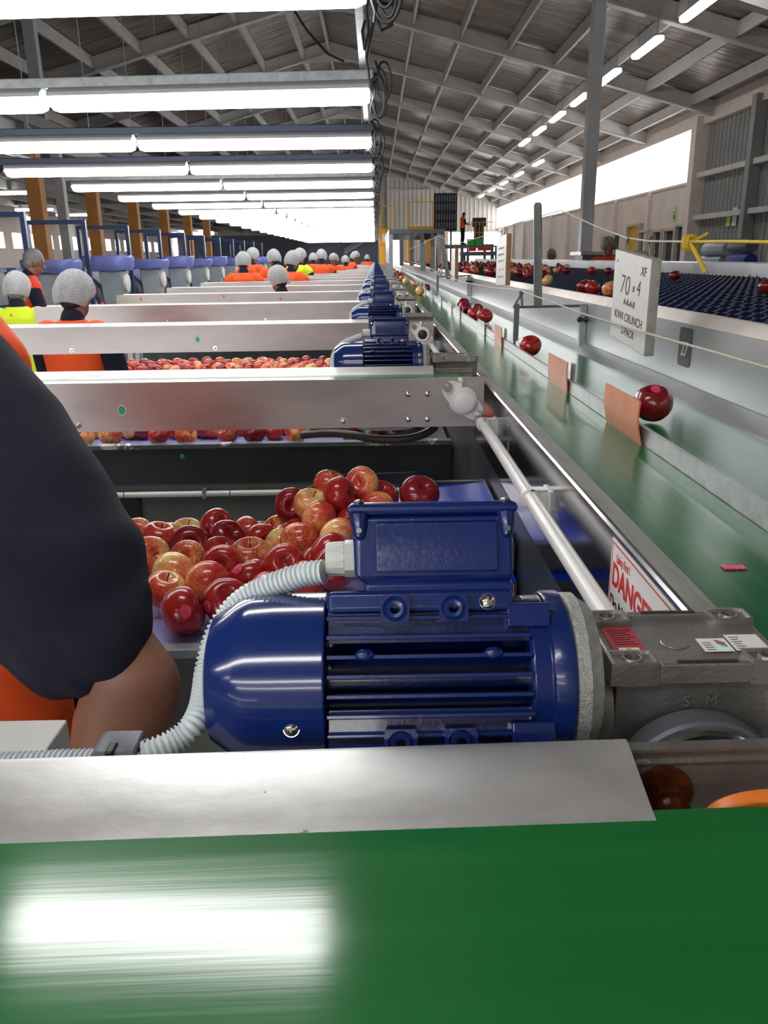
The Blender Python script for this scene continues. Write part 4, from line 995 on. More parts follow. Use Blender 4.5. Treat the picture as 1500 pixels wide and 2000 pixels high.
# danger sign on the side plate
t = thing('danger_sign', (0.2642, 0.70, CZ-0.45), 'white and red danger sign on the polished side plate', 'sign')
sy1, sy0, sz1, sz0 = 0.852, 0.585, CZ-0.306, CZ-0.460
b = B(); b.box(0.2640, 0.26485, sy0, sy1, sz0, sz1); b.build('plate', 'labelwhite', t, 0)
b = B(); e = 0.003; w = 0.0016
for (ya, yb, za, zb_) in ((sy0+e, sy1-e, sz1-e-w, sz1-e), (sy0+e, sy1-e, sz0+e, sz0+e+w), (sy1-e-w, sy1-e, sz0+e, sz1-e), (sy0+e, sy0+e+w, sz0+e, sz1-e)): b.box(0.2637, 0.26405, ya, yb, za, zb_)
b.build('red_border', 'signred', t, 0)
fr = lambda y, z: frame((0.2638, y, z), (0,-1,0), (0,0,1))
textmesh('DANGER', 0.037, 'danger_lettering', 'signred', fr(sy1-0.080, sz1-0.040), t, 0.0002, 1.0, bold=0.0012, sx=0.95)
textmesh('Safety First !', 0.0140, 'script_lettering', 'signred', fr(sy1-0.045, sz1-0.0165) @ Matrix.Rotation(R(4), 4, 'Z'), t, 0.0002, 0.9, sx=0.8)
textmesh('Do Not', 0.020, 'instruction_lettering', 'ink', fr(sy1-0.040, sz1-0.072), t, 0.0002, 1.0, bold=0.0006)
b = B()
def ringyz(b, y, z, r, w, x, n=3):
    for k in range(n):
        a0, a1 = PI/2 + 2*PI*k/n, PI/2 + 2*PI*(k+1)/n
        b.tube([(x, y+math.cos(a0)*r, z+math.sin(a0)*r), (x, y+math.cos(a1)*r, z+math.sin(a1)*r)], w, 6)
ringyz(b, sy0+0.058, sz1-0.062, 0.017, 0.0012, 0.2638); b.build('triangle_mark', 'stickgreen', t, 0)

# ============================================================ FRUIT SIZER beside the line
sz = thing('fruit_sizer', (1.8, 12, 0), 'wide sizer with navy cup rollers behind the galvanised side wall', 'machine')
XS0, XS1 = 0.731, 2.85
b = B(); b.prism([(XS0, CZ-0.36), (XS0, CZ-0.158), (0.748, CZ-0.1345), (0.762, CZ-0.1345), (0.762, CZ-0.16), (0.76, CZ-0.36)], 'y', 0.4, 24); b.build('near_wall', 'wallsteel', sz, 0)
b = B(); b.prism([(XS0-0.0006, CZ-0.1585), (0.7475, CZ-0.134), (0.7622, CZ-0.134), (0.7622, CZ-0.1347), (0.7478, CZ-0.1347), (XS0, CZ-0.1592)], 'y', 0.4, 24); b.build('wall_lip', 'pinklip', sz, 0)
b = B(); b.prism([(XS1, CZ-0.30), (XS1, CZ-0.085), (XS1+0.05, CZ-0.075), (XS1+0.07, CZ-0.075), (XS1+0.07, CZ-0.30)], 'y', 0.8, 24); b.build('far_wall', 'wallsteel', sz, 0)
b = B(); b.box(0.762, XS1, 0.4, 24, CZ-0.30, CZ-0.20); b.build('bed', 'charcoal', sz, 0)
for y in (1.2, 4, 8, 12, 18, 23):
    for x in (0.80, 2.85):
        b = B(); b.box(x-0.04, x+0.04, y-0.04, y+0.04, 0, CZ-0.30); b.build('leg', 'galv', sz, 0)
# cups: leaning saddle blades in rows across the lanes
def cup(b, x, y, k):
    w, d, h = 0.046, 0.036, 0.030
    z = CZ-0.205
    pts = [(x-w, y-d, z), (x+w, y-d, z), (x+w, y+0.006, z), (x-w, y+0.006, z),
           (x-w, y-d*0.3+0.02, z+h), (x-w*0.35, y-d*0.4+0.012, z+h*0.62), (x+w*0.35, y-d*0.4+0.012, z+h*0.62), (x+w, y-d*0.3+0.02, z+h),
           (x-w, y+0.022, z+h), (x-w*0.35, y+0.02, z+h*0.62), (x+w*0.35, y+0.02, z+h*0.62), (x+w, y+0.022, z+h)]
    b.add(pts, [(0,1,7,6,5,4), (3,8,9,10,11,2), (4,5,9,8), (5,6,10,9), (6,7,11,10), (0,4,8,3), (1,2,11,7), (0,3,2,1)])
cups = []
rr = random.Random(3)
yy = 1.15
while yy < 23.8:
    for j in range(21):
        x = 0.815 + 0.098*j
        cups.append((yy - x*0.35*0 + (x*0.0), x, yy + 0.035*(j % 2)))
    yy += 0.085
def big(c): return math.hypot(c[1], c[2])
vis = [c for c in cups if FPX*c[1]/(c[2]*0.952+0.05) + VPX < 1520]
vis.sort(key=big)
for c in vis[:98]:
    b = B(); cup(b, c[1], c[2], 0); b.build('roller_cup', 'rollcup', sz, 30)
b = B()
inv = set(vis)
for c in vis[98:] + [c for c in cups if c not in inv]: cup(b, c[1], c[2], 0)
o = b.build('roller_cups', 'rollcup', sz, 30); o['kind'] = 'stuff'
# number plate 27 on the side wall
q = at_X(1338, 678, XS0)
t = thing('number_plate', (q.x-0.001, q.y, q.z-0.045), 'dark plate numbered 27 on the galvanised side wall', 'label')
b = B(); n = 8; pts = []
for (cx_, cz_, a0) in ((0.028, 0.034, 0), (-0.028, 0.034, 90), (-0.028, -0.034, 180), (0.028, -0.034, 270)):
    for k in range(5):
        a = R(a0 + 22.5*k); pts.append((q.y + cx_ + math.cos(a)*0.011, q.z + cz_ + math.sin(a)*0.011))
b.prism(pts, 'x', XS0-0.0012, XS0-0.0002); b.build('plate', 'labelblack', t, 0)
textmesh('27', 0.046, 'numerals', 'labelwhite', frame((XS0-0.0015, q.y, q.z-0.006), (0,-1,0), (0,0,1)), t, 0.0002, 1.0, bold=0.0012, sx=0.95)
b = B(); q2 = at_X(1471, 541, XS1)
for dy in (-0.1, 0.1): b.prism([(q2.y+dy*0.6-0.02, q2.z-0.012), (q2.y+dy*0.6+0.02, q2.z-0.012), (q2.y+dy*0.6, q2.z+0.018)], 'x', XS1-0.004, XS1-0.001)
b.box(XS1-0.004, XS1-0.001, q2.y-0.09, q2.y+0.09, q2.z-0.017, q2.z-0.012); tag(b.build('warning_marks', 'labelblack', smooth=0), 'small dark marks on the far sizer wall at right', 'label')

# posts, rods and brackets over the right lane
def strutpost(px, py0, py1, D, w, label, tilt=0):
    a, c = at(px, py0, D), at(px+tilt, py1, D)
    t = thing('flat_bar', c, label, 'bar', 'upright flat bars over the right lane')
    mxx = Matrix.Translation(c)
    dx, dz = a.x-c.x, a.z-c.z
    b = B(); b.add([(c.x-w/2, c.y, c.z), (c.x+w/2, c.y, c.z), (a.x+w/2, a.y, a.z-0.01), (a.x+w*0.3, a.y, a.z), (a.x-w*0.3, a.y, a.z), (a.x-w/2, a.y, a.z-0.01)] +
                   [(c.x-w/2, c.y+0.008, c.z), (c.x+w/2, c.y+0.008, c.z), (a.x+w/2, a.y+0.008, a.z-0.01), (a.x+w*0.3, a.y+0.008, a.z), (a.x-w*0.3, a.y+0.008, a.z), (a.x-w/2, a.y+0.008, a.z-0.01)],
                   [(0,1,2,3,4,5), (11,10,9,8,7,6)] + [(i, i+6, (i+1) % 6 + 6, (i+1) % 6) for i in range(6)])
    b.build('bar', 'machgrey2', t, 0)
    b = B(); b.cyl((a.x, a.y-0.0012, a.z-0.014), (a.x, a.y-0.0002, a.z-0.014), 0.006, n=14); part_label(b.build('hole', 'labelwhite', t), 'pale disc painted as light through a round hole')
    return t
M['machgrey2'] = mat('grey_green_painted_bar', (0.20, 0.225, 0.215), 0.45, 0.2, 0.15, 20)
strutpost(1051, 395, 600, 2.95, 0.030, 'tall grey flat bar with a hole at its top, clamped over the right lane')
strutpost(862, 458, 545, 5.6, 0.030, 'leaning grey flat bar farther down the line', 14)
strutpost(826, 478, 528, 7.6, 0.05, 'short pale upright bar farther down the line')
strutpost(845, 482, 530, 8.2, 0.05, 'short grey upright bar beside the far curtain')
def bracket(px0, px1, py, D, s, label):
    a, c = at(px0, py, D), at(px1, py-3, D)
    t = thing('rope_bracket', (a.x, a.y, a.z-0.12*s), label, 'bracket', 'rope brackets over the line')
    b = B(); b.cyl(a, c, 0.0045, n=10); b.build('rod', 'machdark', t)
    pk = at(px0+(15*s), py-28*s, D)
    b = B(); b.cyl(a, pk, 0.0045, n=8); b.cyl(pk, a + Vector((0.03*s, 0, 0.002)), 0.0045, n=8); b.ball(pk, 0.009, 10, 8); b.build('rope_eye', 'machdark', t)
    b = B(); b.box(a.x+0.002, a.x+0.020, a.y-0.006, a.y+0.006, a.z-0.115*s, a.z+0.012); b.box(a.x+0.003, a.x+0.012, a.y-0.004, a.y+0.004, a.z-0.15*s, a.z-0.11*s); b.build('hanging_peg', 'machgrey2', t, 0, bevel=0.001)
    b = B(); b.box(c.x-0.014, XS0-0.0005 if c.x > XS0-0.1 else c.x+0.012, c.y-0.02, c.y+0.004, c.z-0.155, c.z+0.006); b.build('wall_bracket', 'galv', t, 0, bevel=0.002)
    for dx in (-0.014, 0.008):
        b = B(); b.ball((c.x-0.004+dx, c.y-0.028, c.z-0.045), 0.010, 12, 8); b.build('knob', 'black', t)
    return t
pb = at_X(1140, 600, XS0-0.012); Db = (pb.y*0.952 + 0.01)
bracket(1003, 1140, 600, 2.78, 1.0, 'nearest wire bracket with two black knobs on the galvanised wall')
bracket(852, 916, 541, 6.1, 1.0, 'second wire bracket farther down the galvanised wall')

# ropes: thin white lines above the lane
def rope(pts, r, m, name, label):
    b = B(); b.tube(pts, r, 8); return tag(b.build(name, m), label, 'rope')
U = [at(1499+60, 472, 1.22), at(1500, 473, 1.28), at(1347, 472, 1.60), at(1268, 471, 1.86), at(1222, 464, 2.02), at(1160, 440, 2.35), at(1096, 411, 2.75), at(1004, 437, 3.6), at(990, 447, 3.85), at(978, 452, 4.0), at(890, 477, 5.5), at(857, 461, 5.6), at(800, 487, 9)]
rope(U, 0.0021, 'rope', 'rope', 'upper white rope that carries the hanging boards')
Lr = [at(1560, 735, 1.20), at(1500, 718, 1.30), at(1400, 689, 1.50), at(1260, 650, 1.85), at(1140, 613, 2.3), at(1018, 568, 2.78), at(1018, 567, 2.80), at(960, 562, 3.6), at(900, 550, 4.6), at(866, 536, 6.1), at(820, 515, 9), at(780, 507, 16)]
rope(Lr, 0.0026, 'rope', 'rope', 'lower white rope running in front of the 70x4 board')
b = B(); c0 = at(1347, 474, 1.60)
for k in range(3):
    pts = [c0 + Vector((0.004*(k-1), 0.011*math.cos(a)*0.5, 0.013*math.sin(a))) + Vector((0.012*math.cos(a), 0, 0)) for a in [2*PI*i/12 for i in range(13)]]
    b.tube(pts, 0.0036, 7)
b.tube([c0, at(1362, 468, 1.6), at(1382, 456, 1.6)], 0.0038, 8); b.tube([c0, at(1358, 492, 1.58), at(1368, 512, 1.57), at(1377, 531, 1.57)], 0.0042, 8)
tag(b.build('yellow_tie', 'yellowrope'), 'yellow cord knotted round the upper white rope', 'rope')
b = B(); b.tube([at(1350, 472, 1.595), at(1420, 471.5, 1.42), at(1500, 472.5, 1.278), at(1560, 471.5, 1.218)], 0.0028, 8); tag(b.build('yellow_rope', 'yellowrope'), 'yellow stretch of cord leading right from the knot', 'rope')

# hanging boards
def board(name, pa, pb, hA, hB, th, facem, edgem, label, hooks):
    # pa: far top corner, pb: near top corner; hA, hB heights
    pa, pb = Vector(pa), Vector(pb)
    t = thing(name, (pa+pb)/2 - Vector((0,0,hB)), label, 'board', 'boards hanging from the rope')
    nrm = (pb-pa).cross(Vector((0,0,1))).normalized()
    if nrm.x > 0: nrm = -nrm
    off = -nrm*th
    vs = []
    for o in (Vector((0,0,0)), off):
        vs += [pa+o, pb+o, pb+o-Vector((0,0,hB)), pa+o-Vector((0,0,hA))]
    b = B(); b.add(vs, [(0,1,2,3),(7,6,5,4),(0,4,5,1),(1,5,6,2),(2,6,7,3),(3,7,4,0)]); b.build('panel', edgem, t, 0, bevel=0.002)
    b = B(); e = nrm*0.0008; d = (pb-pa).normalized()*0.002; u = Vector((0,0,0.002))
    f = [pa+d-u, pb-d-u, pb-d-Vector((0,0,hB-0.002)), pa+d-Vector((0,0,hA-0.002))]
    b.add([p+e*0.2 for p in f] + [p+e for p in f], [(0,1,2,3),(7,6,5,4),(0,4,5,1),(1,5,6,2),(2,6,7,3),(3,7,4,0)]); b.build('painted_face', facem, t, 0)
    for (s, ht) in hooks:
        c = pa.lerp(pb, s) + off*0.5; b = B()
        pts = [c - Vector((0,0,0.012)), c + Vector((0,0,ht*0.35)), c + (pb-pa).normalized()*-0.006 + Vector((0,0,ht*0.6)), c + Vector((-0.002,0,ht*0.85)), c + (pb-pa).normalized()*0.006 + Vector((0,0,ht)), c + (pb-pa).normalized()*0.012 + Vector((0,0,ht*0.86))]
        b.tube(catmull(pts, 5), 0.0022, 8); b.build('hook', 'hookmetal', t)
    return t, nrm
A_ = at(1203, 486, 2.05); Bq = at(1274, 506, 1.84)
t, nr = board('hanging_board', A_, Bq, 0.218, 0.222, 0.024, 'whitepaint', 'boardedge', 'white board marked 70x4 hanging from the rope by two hooks', ((0.22, 0.034), (0.80, 0.046)))
dirx = (Bq-A_).normalized()
def onb(s, h): return A_.lerp(Bq, s) - Vector((0,0,h)) + nr*0.0012
def btext(s_, size, s, h, sx=1.0, bold=0.0002, rot=0):
    textmesh(s_, size, 'marker_lettering', 'ink', frame(onb(s, h), dirx, Vector((0,0,1))) @ Matrix.Rotation(R(rot), 4, 'Z'), t, 0.0002, 1.0, bold=bold, sx=sx)
btext('XF', 0.030, 0.83, 0.034, 0.95); btext('70', 0.066, 0.36, 0.080, 0.95, -0.0008); btext('x', 0.030, 0.60, 0.078); btext('4', 0.052, 0.73, 0.076, 0.95, -0.0004)
btext('A-B-A-B', 0.021, 0.50, 0.118, 1.0, 0.0003); btext('KIWI CRUNCH', 0.0285, 0.50, 0.155, 0.95, 0.0001); btext('2-PACK', 0.0265, 0.52, 0.189, 0.95, 0.0001)
btext(',', 0.03, 0.1, 0.018)
A2 = at(971, 463, 4.05); B2 = at(990, 456, 3.78)
t, nr = board('hanging_board', A2, B2, 0.237, 0.237, 0.024, 'whitepaint', 'wood', 'second white board with wooden edge, hanging farther down the line', ((0.25, 0.03), (0.8, 0.03)))
A_, Bq, dirx = A2, B2, (B2-A2).normalized()
t_save = t
for (nm_, mk_, rows_) in (('marker_scribble', 'ink', ((0.055, 5), (0.085, 5), (0.115, 4), (0.190, 4))), ('red_scribble', 'stickpink', ((0.155, 4),))):
    for (hh_, k_) in rows_:
        b = B()
        pts = [A_.lerp(Bq, 0.2 + 0.6*i/(2*k_)) - Vector((0, 0, hh_ + (0.010 if i % 2 else 0.0))) + nr*0.0014 for i in range(2*k_+1)]
        b.tube(pts, 0.0008, 5); b.build(nm_, mk_, t)
for (a_, b_, hh, lb, fm) in ((at(882, 485, 6.15), at(889, 485, 5.85), 0.235, 'third board with pale wooden end, beyond the second one', 'whitepaint'), (at(848, 484, 8.5), at(851, 484, 8.2), 0.23, 'fourth far board near the curtained gantry', 'whitepaint')):
    board('hanging_board', a_, b_, hh, hh, 0.026, fm, 'wood', lb, ((0.5, 0.03),))

# ============================================================ APPLES
def applemesh(seed):
    rnd = random.Random(seed); n, m = 28, 18; vs = []; r0 = 0.04
    lob = [rnd.uniform(0, 2*PI) for _ in range(3)]; asym = rnd.uniform(0.85, 1.0)
    for i in range(m+1):
        t = PI*i/m
        for k in range(n):
            a = 2*PI*k/n
            rad = math.sin(t)**0.9 if 0 < i < m else 0
            z = -math.cos(t)*0.90
            # calyx and stem cavities
            z -= 0.42*math.exp(-(rad/0.28)**2) if z > 0 else -0.26*math.exp(-(rad/0.22)**2)
            z += 0.12*(z > 0)
            taper = 1.0 + 0.05*z
            w = 1 + 0.025*math.cos(5*a+lob[0])*(0.5-0.5*z) + 0.03*math.cos(2*a+lob[1])
            vs.append((math.cos(a)*rad*w*taper*r0, math.sin(a)*rad*w*taper*r0, z*r0*asym))
    b = B(); b.add(vs, [(i*n+k, i*n+(k+1) % n, (i+1)*n+(k+1) % n, (i+1)*n+k) for i in range(m) for k in range(n)])
    me = bpy.data.meshes.new('apple'); me.from_pydata([tuple(p) for p in b.v], [], b.f)
    bm = bmesh.new(); bm.from_mesh(me); bmesh.ops.remove_doubles(bm, verts=bm.verts, dist=1e-6); bmesh.ops.recalc_face_normals(bm, faces=bm.faces); bm.to_mesh(me); bm.free()
    for p in me.polygons: p.use_smooth = True
    return me
AM = [applemesh(i) for i in range(4)]
AMK = {}
for k in AP:
    for i in range(4):
        me = AM[i].copy(); me.materials.append(AP[k]); AMK[k, i] = me
b = B(); b.tube([(0,0,0.012), (0.001,0,0.026), (0.004,0.001,0.038)], [0.0012, 0.0011, 0.0017], 7)
stemme = bpy.data.meshes.new('stem'); stemme.from_pydata([tuple(p) for p in b.v], [], b.f); stemme.materials.append(M['stem'])
# the sticker: a curved oval lying on the flank
b = B(); n = 18; vs = [(0.0, -0.0405, 0.0)]
for rr_ in (0.004, 0.0075, 0.0100):
    for k in range(n):
        a = 2*PI*k/n; x, z = math.cos(a)*rr_*0.85, math.sin(a)*rr_; vs.append((x, -math.sqrt(0.0408**2 - x*x - z*z*1.1), z))
fs = [(0, 1+k, 1+(k+1) % n) for k in range(n)] + [(1+i*n+k, 1+(i+1)*n+k, 1+(i+1)*n+(k+1) % n, 1+i*n+(k+1) % n) for i in range(2) for k in range(n)]
b.add(vs, fs); stickme = bpy.data.meshes.new('fruit_sticker'); stickme.from_pydata([tuple(p) for p in b.v], [], b.f); stickme.materials.append(M['stickpink'])
for p in stickme.polygons: p.use_smooth = True
cnt = [0]
def apple(p, d, kind, label, group, tilt=(0,0,0), stem=True, stick=None):
    i = cnt[0]; cnt[0] += 1
    o = bpy.data.objects.new('apple', AMK[kind, i % 4]); COL.objects.link(o)
    o.location = p; s = d/0.08; o.scale = (s, s, s); o.rotation_euler = [R(a) for a in tilt]
    tag(o, label, 'apple', group)
    if stem:
        c = bpy.data.objects.new('stem', stemme); COL.objects.link(c); c.parent = o
    if stick is not None:
        c = bpy.data.objects.new('fruit_sticker', stickme); COL.objects.link(c); c.parent = o; c.scale = (1.055, 1.055, 1.055)
        want = Vector(stick).normalized()      # world direction the sticker faces
        q = Vector((0,-1,0)).rotation_difference(want)
        c.rotation_mode = 'QUATERNION'; c.rotation_quaternion = o.rotation_euler.to_quaternion().inverted() @ q
        part_label(c, 'pink fruit sticker')
    return o
# tray with apples behind the first conveyor
def tray(dy, x0, x1, label, n):
    t = thing('apple_tray', ((x0+x1)/2, 1.5+dy, 0), label, 'tray', 'apple trays')
    y0, y1 = 1.208+dy, 1.795+dy
    b = B(); b.prism([(y0, CZ-0.623), (y0+0.018, CZ-0.620), (y0+0.018, CZ-0.66), (y0+0.004, CZ-0.66), (y0+0.004, CZ-0.764), (y0, CZ-0.768)], 'x', x0, x1); b.build('front_bar', 'charcoal', t, 0, bevel=0.002)
    b = B(); b.prism([(y0-0.0008, CZ-0.637), (y0-0.0008, CZ-0.6225), (y0+0.019, CZ-0.6185), (y0+0.019, CZ-0.6215), (y0+0.001, CZ-0.6235), (y0, CZ-0.637)], 'x', x0, x1); part_label(b.build('front_rim', 'worn', t, 0), 'rim with chipped white paint')
    b = B(); b.box(x0, x1 if n == 0 else -0.13, y0+0.019, y1, CZ-0.648, CZ-0.640); b.build('foam_liner', 'liner', t, 0)
    b = B(); b.prism([(y1, CZ-0.598), (y1+0.02, CZ-0.598), (y1+0.02, CZ-0.72), (y1, CZ-0.72)], 'x', x0, x1); b.build('rear_bar', 'charcoal', t, 0, bevel=0.001)
    b = B(); b.box(x0, x1, y1-0.001, y1+0.021, CZ-0.598, CZ-0.596); part_label(b.build('rear_rim', 'worn', t, 0), 'rear edge with chipped white paint')
    b = B(); b.box(x0, x1, y0+0.02, y1, CZ-0.70, CZ-0.649); b.build('base', 'charcoal', t, 0)
    b = B(); b.box(x0, x1, y0+0.008, y0+0.012, 0.05, CZ-0.66); b.build('apron_panel', 'greypanel', t, 0)
    for xx in (x0+0.05, x1-0.05):
        for yy_ in (y0+0.04, y1-0.02): b = B(); b.box(xx-0.02, xx+0.02, yy_-0.02, yy_+0.02, 0, CZ-0.70); b.build('leg', 'charcoal', t, 0)
    return t, y0, y1
TX0, TX1 = -1.75, 0.258
ordt = {0: 'nearest apple tray with lilac liner behind the blue motor', 1: 'second apple tray with a chipped grey rim', 2: 'third apple tray seen as a strip under the third conveyor'}
trays = []
for n in range(4):
    dy = (0, 1.57, 3.20, 4.85)[n]
    trays.append(tray(dy, TX0, TX1, ordt.get(n, 'far apple tray hidden mostly by the conveyors'), n))
def hole(px, py, Yp, r, parent):
    q = at_Y(px, py, Yp); b = B(); b.cyl((q.x, Yp-0.0008, q.z), (q.x, Yp-0.0002, q.z), r, n=24); part_label(b.build('hole', 'black', parent), 'round dark hole')
hole(374, 1352, trays[0][1]+0.004, 0.020, trays[0][0]); hole(570, 904, trays[1][1]+0.0035, 0.020, trays[1][0]); hole(1000, 905, trays[1][1], 0.01, trays[1][0])
q = at_Y(356, 891, trays[1][1]); b = B(); b.lathe([(0.0003, -0.002), (0.009, -0.002), (0.009, -0.0008)], 12, (q.x, trays[1][1], q.z), 'y'); part_label(b.build('fruit_sticker', 'stickgreen', trays[1][0]), 'green fruit sticker')
# pipe and dark upright under the second tray
ty = trays[1][1]
t = thing('thin_pipe', (-0.6, ty-0.02, CZ-0.80), 'thin white pipe with dark joints under the second tray', 'pipe')
za = at_Y(300, 966, ty-0.02).z
b = B(); b.cyl((-1.7, ty-0.02, za), (0.2, ty-0.02, za), 0.0105, n=16); b.build('tube', 'white_pipe', t)
for px in (243, 450):
    q = at_Y(px, 966, ty-0.02); b = B(); b.cyl((q.x-0.0015, ty-0.02, za), (q.x+0.0015, ty-0.02, za), 0.0118, n=16); b.build('joint_ring', 'black', t)
for px in (400,):
    q = at_Y(px, 966, ty-0.02); b = B(); b.box(q.x-0.006, q.x+0.006, ty-0.033, ty+0.006, za-0.015, za+0.017); b.build('pipe_clip', 'galv', t, 0)
q = at_Y(250, 1000, ty-0.01); b = B(); b.box(q.x-0.045, q.x+0.045, ty-0.008, ty+0.006, 0.05, za-0.012); tag(b.build('dark_upright', 'black', smooth=0), 'dark upright plate below the thin white pipe', 'plate')
# clear panel and blue chute at the right end of the nearest tray
yc_ = 1.80
def polyY(pts, Y, th, name, m, parent):
    vs = [at_Y(px, py, Y) for px, py in pts]; b = B(); b.prism([(v.x, v.z) for v in vs], 'y', Y-th, Y); return b.build(name, m, parent, 0)
t = thing('chute', (0.1, 1.6, CZ-0.64), 'bright blue sheet chute with clear side panel feeding the nearest tray', 'chute')
part_label(polyY([(505, 1022), (600, 952), (688, 921), (718, 918), (740, 960), (740, 1022)], yc_-0.008, 0.003, 'clear_panel', 'acrylic', t), 'clear plastic panel')
polyY([(724, 944), (734, 925), (810, 921), (816, 940), (820, 946)], 1.93, 0.002, 'bracket_plate', 'charcoal', t)
b = B(); p = [(0.03, CZ-0.575), (0.07, CZ-0.555), (0.12, CZ-0.54), (0.30, CZ-0.53), (0.30, CZ-0.533), (0.12, CZ-0.543), (0.07, CZ-0.558), (0.03, CZ-0.578)]
p = [(x if x < 0.26 else 0.262, z) for x, z in p]
b.prism(p, 'y', 1.47, 1.92); part_label(b.build('blue_sheet', 'bluesheet', t, 30), 'bright blue plastic sheet')
b = B(); b.box(0.02, 0.262, 1.455, 1.469, CZ-0.590, CZ-0.534); b.build('front_bar', 'charcoal', t, 0, bevel=0.001)
b = B(); b.box(0.02, 0.262, 1.43, 1.52, CZ-0.604, CZ-0.599); b.build('lower_sheet', 'bluesheet', t, 0)
b = B(); b.box(0.02, 0.262, 1.42, 1.429, CZ-0.72, CZ-0.600); b.build('lower_bar', 'charcoal', t, 0)
b = B(); b.box(0.05, 0.262, 1.90, 1.915, CZ-0.74, CZ-0.53); b.build('rear_plate', 'charcoal', t, 0)
q = at_hz(1023, 1055, 0.5315); b = B(); b.lathe([(0.0003, 0.0012), (0.011, 0.001), (0.011, 0.0)], 14, (min(q.x, 0.25), q.y, CZ-0.5325), 'z'); part_label(b.build('fruit_sticker', 'stickgreen', t), 'green fruit sticker lying on the blue sheet')

# apples of the nearest tray: picture column, picture row, apparent width, skin, tilt, sticker direction, words
cam2 = lambda dx, dz: (dx, -1, dz)
NA = [
 (361,1193,96,'red',(10,75,25),(0.45,-1,0.45),'big dark red apple with pink sticker, lowest in front by the sleeve'),
 (436,1176,90,'red',(40,20,0),(-0.75,-1,0.2),'bright red apple with pink sticker touching the grey conduit'),
 (322,1153,76,'pale',(20,0,60),None,'pale orange apple half hidden by the navy sleeve'),
 (420,1133,90,'blush',(70,20,200),None,'large orange red apple with yellow shoulder, in the front middle'),
 (348,1115,84,'green',(70,0,160),None,'golden yellow apple with red left cheek near the sleeve'),
 (291,1088,80,'pale',(60,20,30),None,'yellow and red apple behind the golden one, left of it'),
 (482,1094,84,'stripe',(12,-6,40),(-0.7,-1,0.35),'streaked apple with upright stem and pink sticker'),
 (506,1117,78,'red',(-20,12,90),(-0.5,-0.7,0.9),'red apple whose pink sticker faces up, just above the conduit'),
 (527,1131,72,'blush',(40,60,0),None,'pinkish apple low against the corrugated conduit'),
 (427,1082,72,'red',(18,20,10),None,'red apple with an open stem dimple in the middle of the heap'),
 (374,1062,82,'deep',(60,30,0),(0.75,-1,0.1),'very dark red apple with pink sticker at its right side'),
 (316,1052,72,'blush',(15,0,80),None,'red and yellow apple with yellow stem hollow at rear left'),
 (256,1045,62,'blush',(70,10,0),None,'orange red apple at the far left edge by the sleeve'),
 (244,1030,56,'deep',(80,0,0),None,'dull red apple in the left rear corner'),
 (452,1047,68,'deep',(40,25,20),None,'crimson apple with its stem facing the camera'),
 (505,1058,68,'red',(75,10,30),None,'plain red apple right of the crimson one'),
 (414,1035,54,'green',(15,10,0),None,'small yellow green apple with stem at the rear'),
 (428,1023,46,'red',(60,0,50),None,'small red apple in the rear row behind the green one'),
 (484,1024,58,'blush',(75,0,120),None,'orange apple in the rear row next to the clear panel'),
 (533,1024,52,'stripe',(25,-30,0),None,'streaky apple with dimple at the foot of the clear panel'),
 (562,1058,76,'green',(65,0,140),None,'pale yellow apple in the centre right of the heap'),
 (578,1078,76,'stripe',(70,20,170),None,'yellow striped apple just below the pale yellow one'),
 (594,1084,76,'red',(70,-20,60),None,'red striped apple right of the yellow striped one'),
 (632,1092,78,'red',(60,30,20),None,'low red apple right above the conduit nut'),
 (585,1018,62,'red',(80,20,0),None,'shiny red apple in the fourth row below the yellow one'),
 (634,1028,66,'deep',(50,40,0),None,'dark red apple with yellow dimple below the orange one'),
 (662,1048,70,'pale',(70,0,220),None,'pink and yellow apple tucked against the blue box'),
 (573,990,64,'deep',(75,0,10),None,'dark red apple leaning on the clear panel'),
 (622,986,52,'green',(15,15,0),None,'lemon yellow apple with stem near the top of the heap'),
 (655,994,66,'red',(80,10,70),None,'orange red apple below the top of the heap'),
 (662,958,50,'stripe',(20,20,40),None,'red apple with stem near the top by the clear panel'),
 (697,955,64,'blush',(60,-30,0),None,'apple with yellow streaks at the top of the heap'),
 (737,972,74,'red',(25,10,0),None,'red apple with dimple above the left corner of the blue box'),
 (600,1112,74,'blush',(50,30,100),None,'red apple peeping above the conduit near the blue box'),
 (560,1112,72,'red',(60,0,10),None,'low red apple just above the conduit bend'),
 (645,1115,74,'deep',(50,0,0),None,'dark apple filling the gap beside the conduit nut'),
 (606,1046,62,'blush',(60,30,220),None,'orange apple wedged between the yellow one and the dark dimpled one'),
 (545,1094,66,'red',(60,-30,0),None,'red apple under the yellow striped one'),
 (690,1010,62,'red',(70,0,0),None,'red apple peeping over the left end of the box lid'),
 (600,1000,56,'red',(30,0,0),None,'red apple in the heap just below the lemon yellow one'),
 (660,975,56,'blush',(50,0,90),None,'orange apple in the heap directly under the topmost apples'),
 (725,1000,62,'blush',(70,0,0),None,'orange apple mostly hidden behind the box lid'),
 (460,1120,70,'red',(70,0,0),None,'red apple tucked between the streaked one and the orange red one'),
 (385,1095,66,'stripe',(60,10,0),None,'streaked apple deep in the middle of the tray'),
 (818,967,80,'deep',(30,20,0),None,'single dark red apple lying right of the heap above the blue box'),
]
P = []; RAD = []
for (px, py, w, kind, tl, st, words) in NA:
    hz = 0.597 - max(0, px-520)*0.00035 - (0.03 if px > 560 and py < 1000 else 0)
    if px > 700: hz = 0.509 if px > 780 else 0.535
    p = at_hz(px, py, hz)
    D = (p - CAMP).dot(ROT @ Vector((0,0,-1)))
    d = min(0.090, max(0.079, w*D/FPX*1.03)); P.append(p); RAD.append(d/2)
P0 = [p.copy() for p in P]
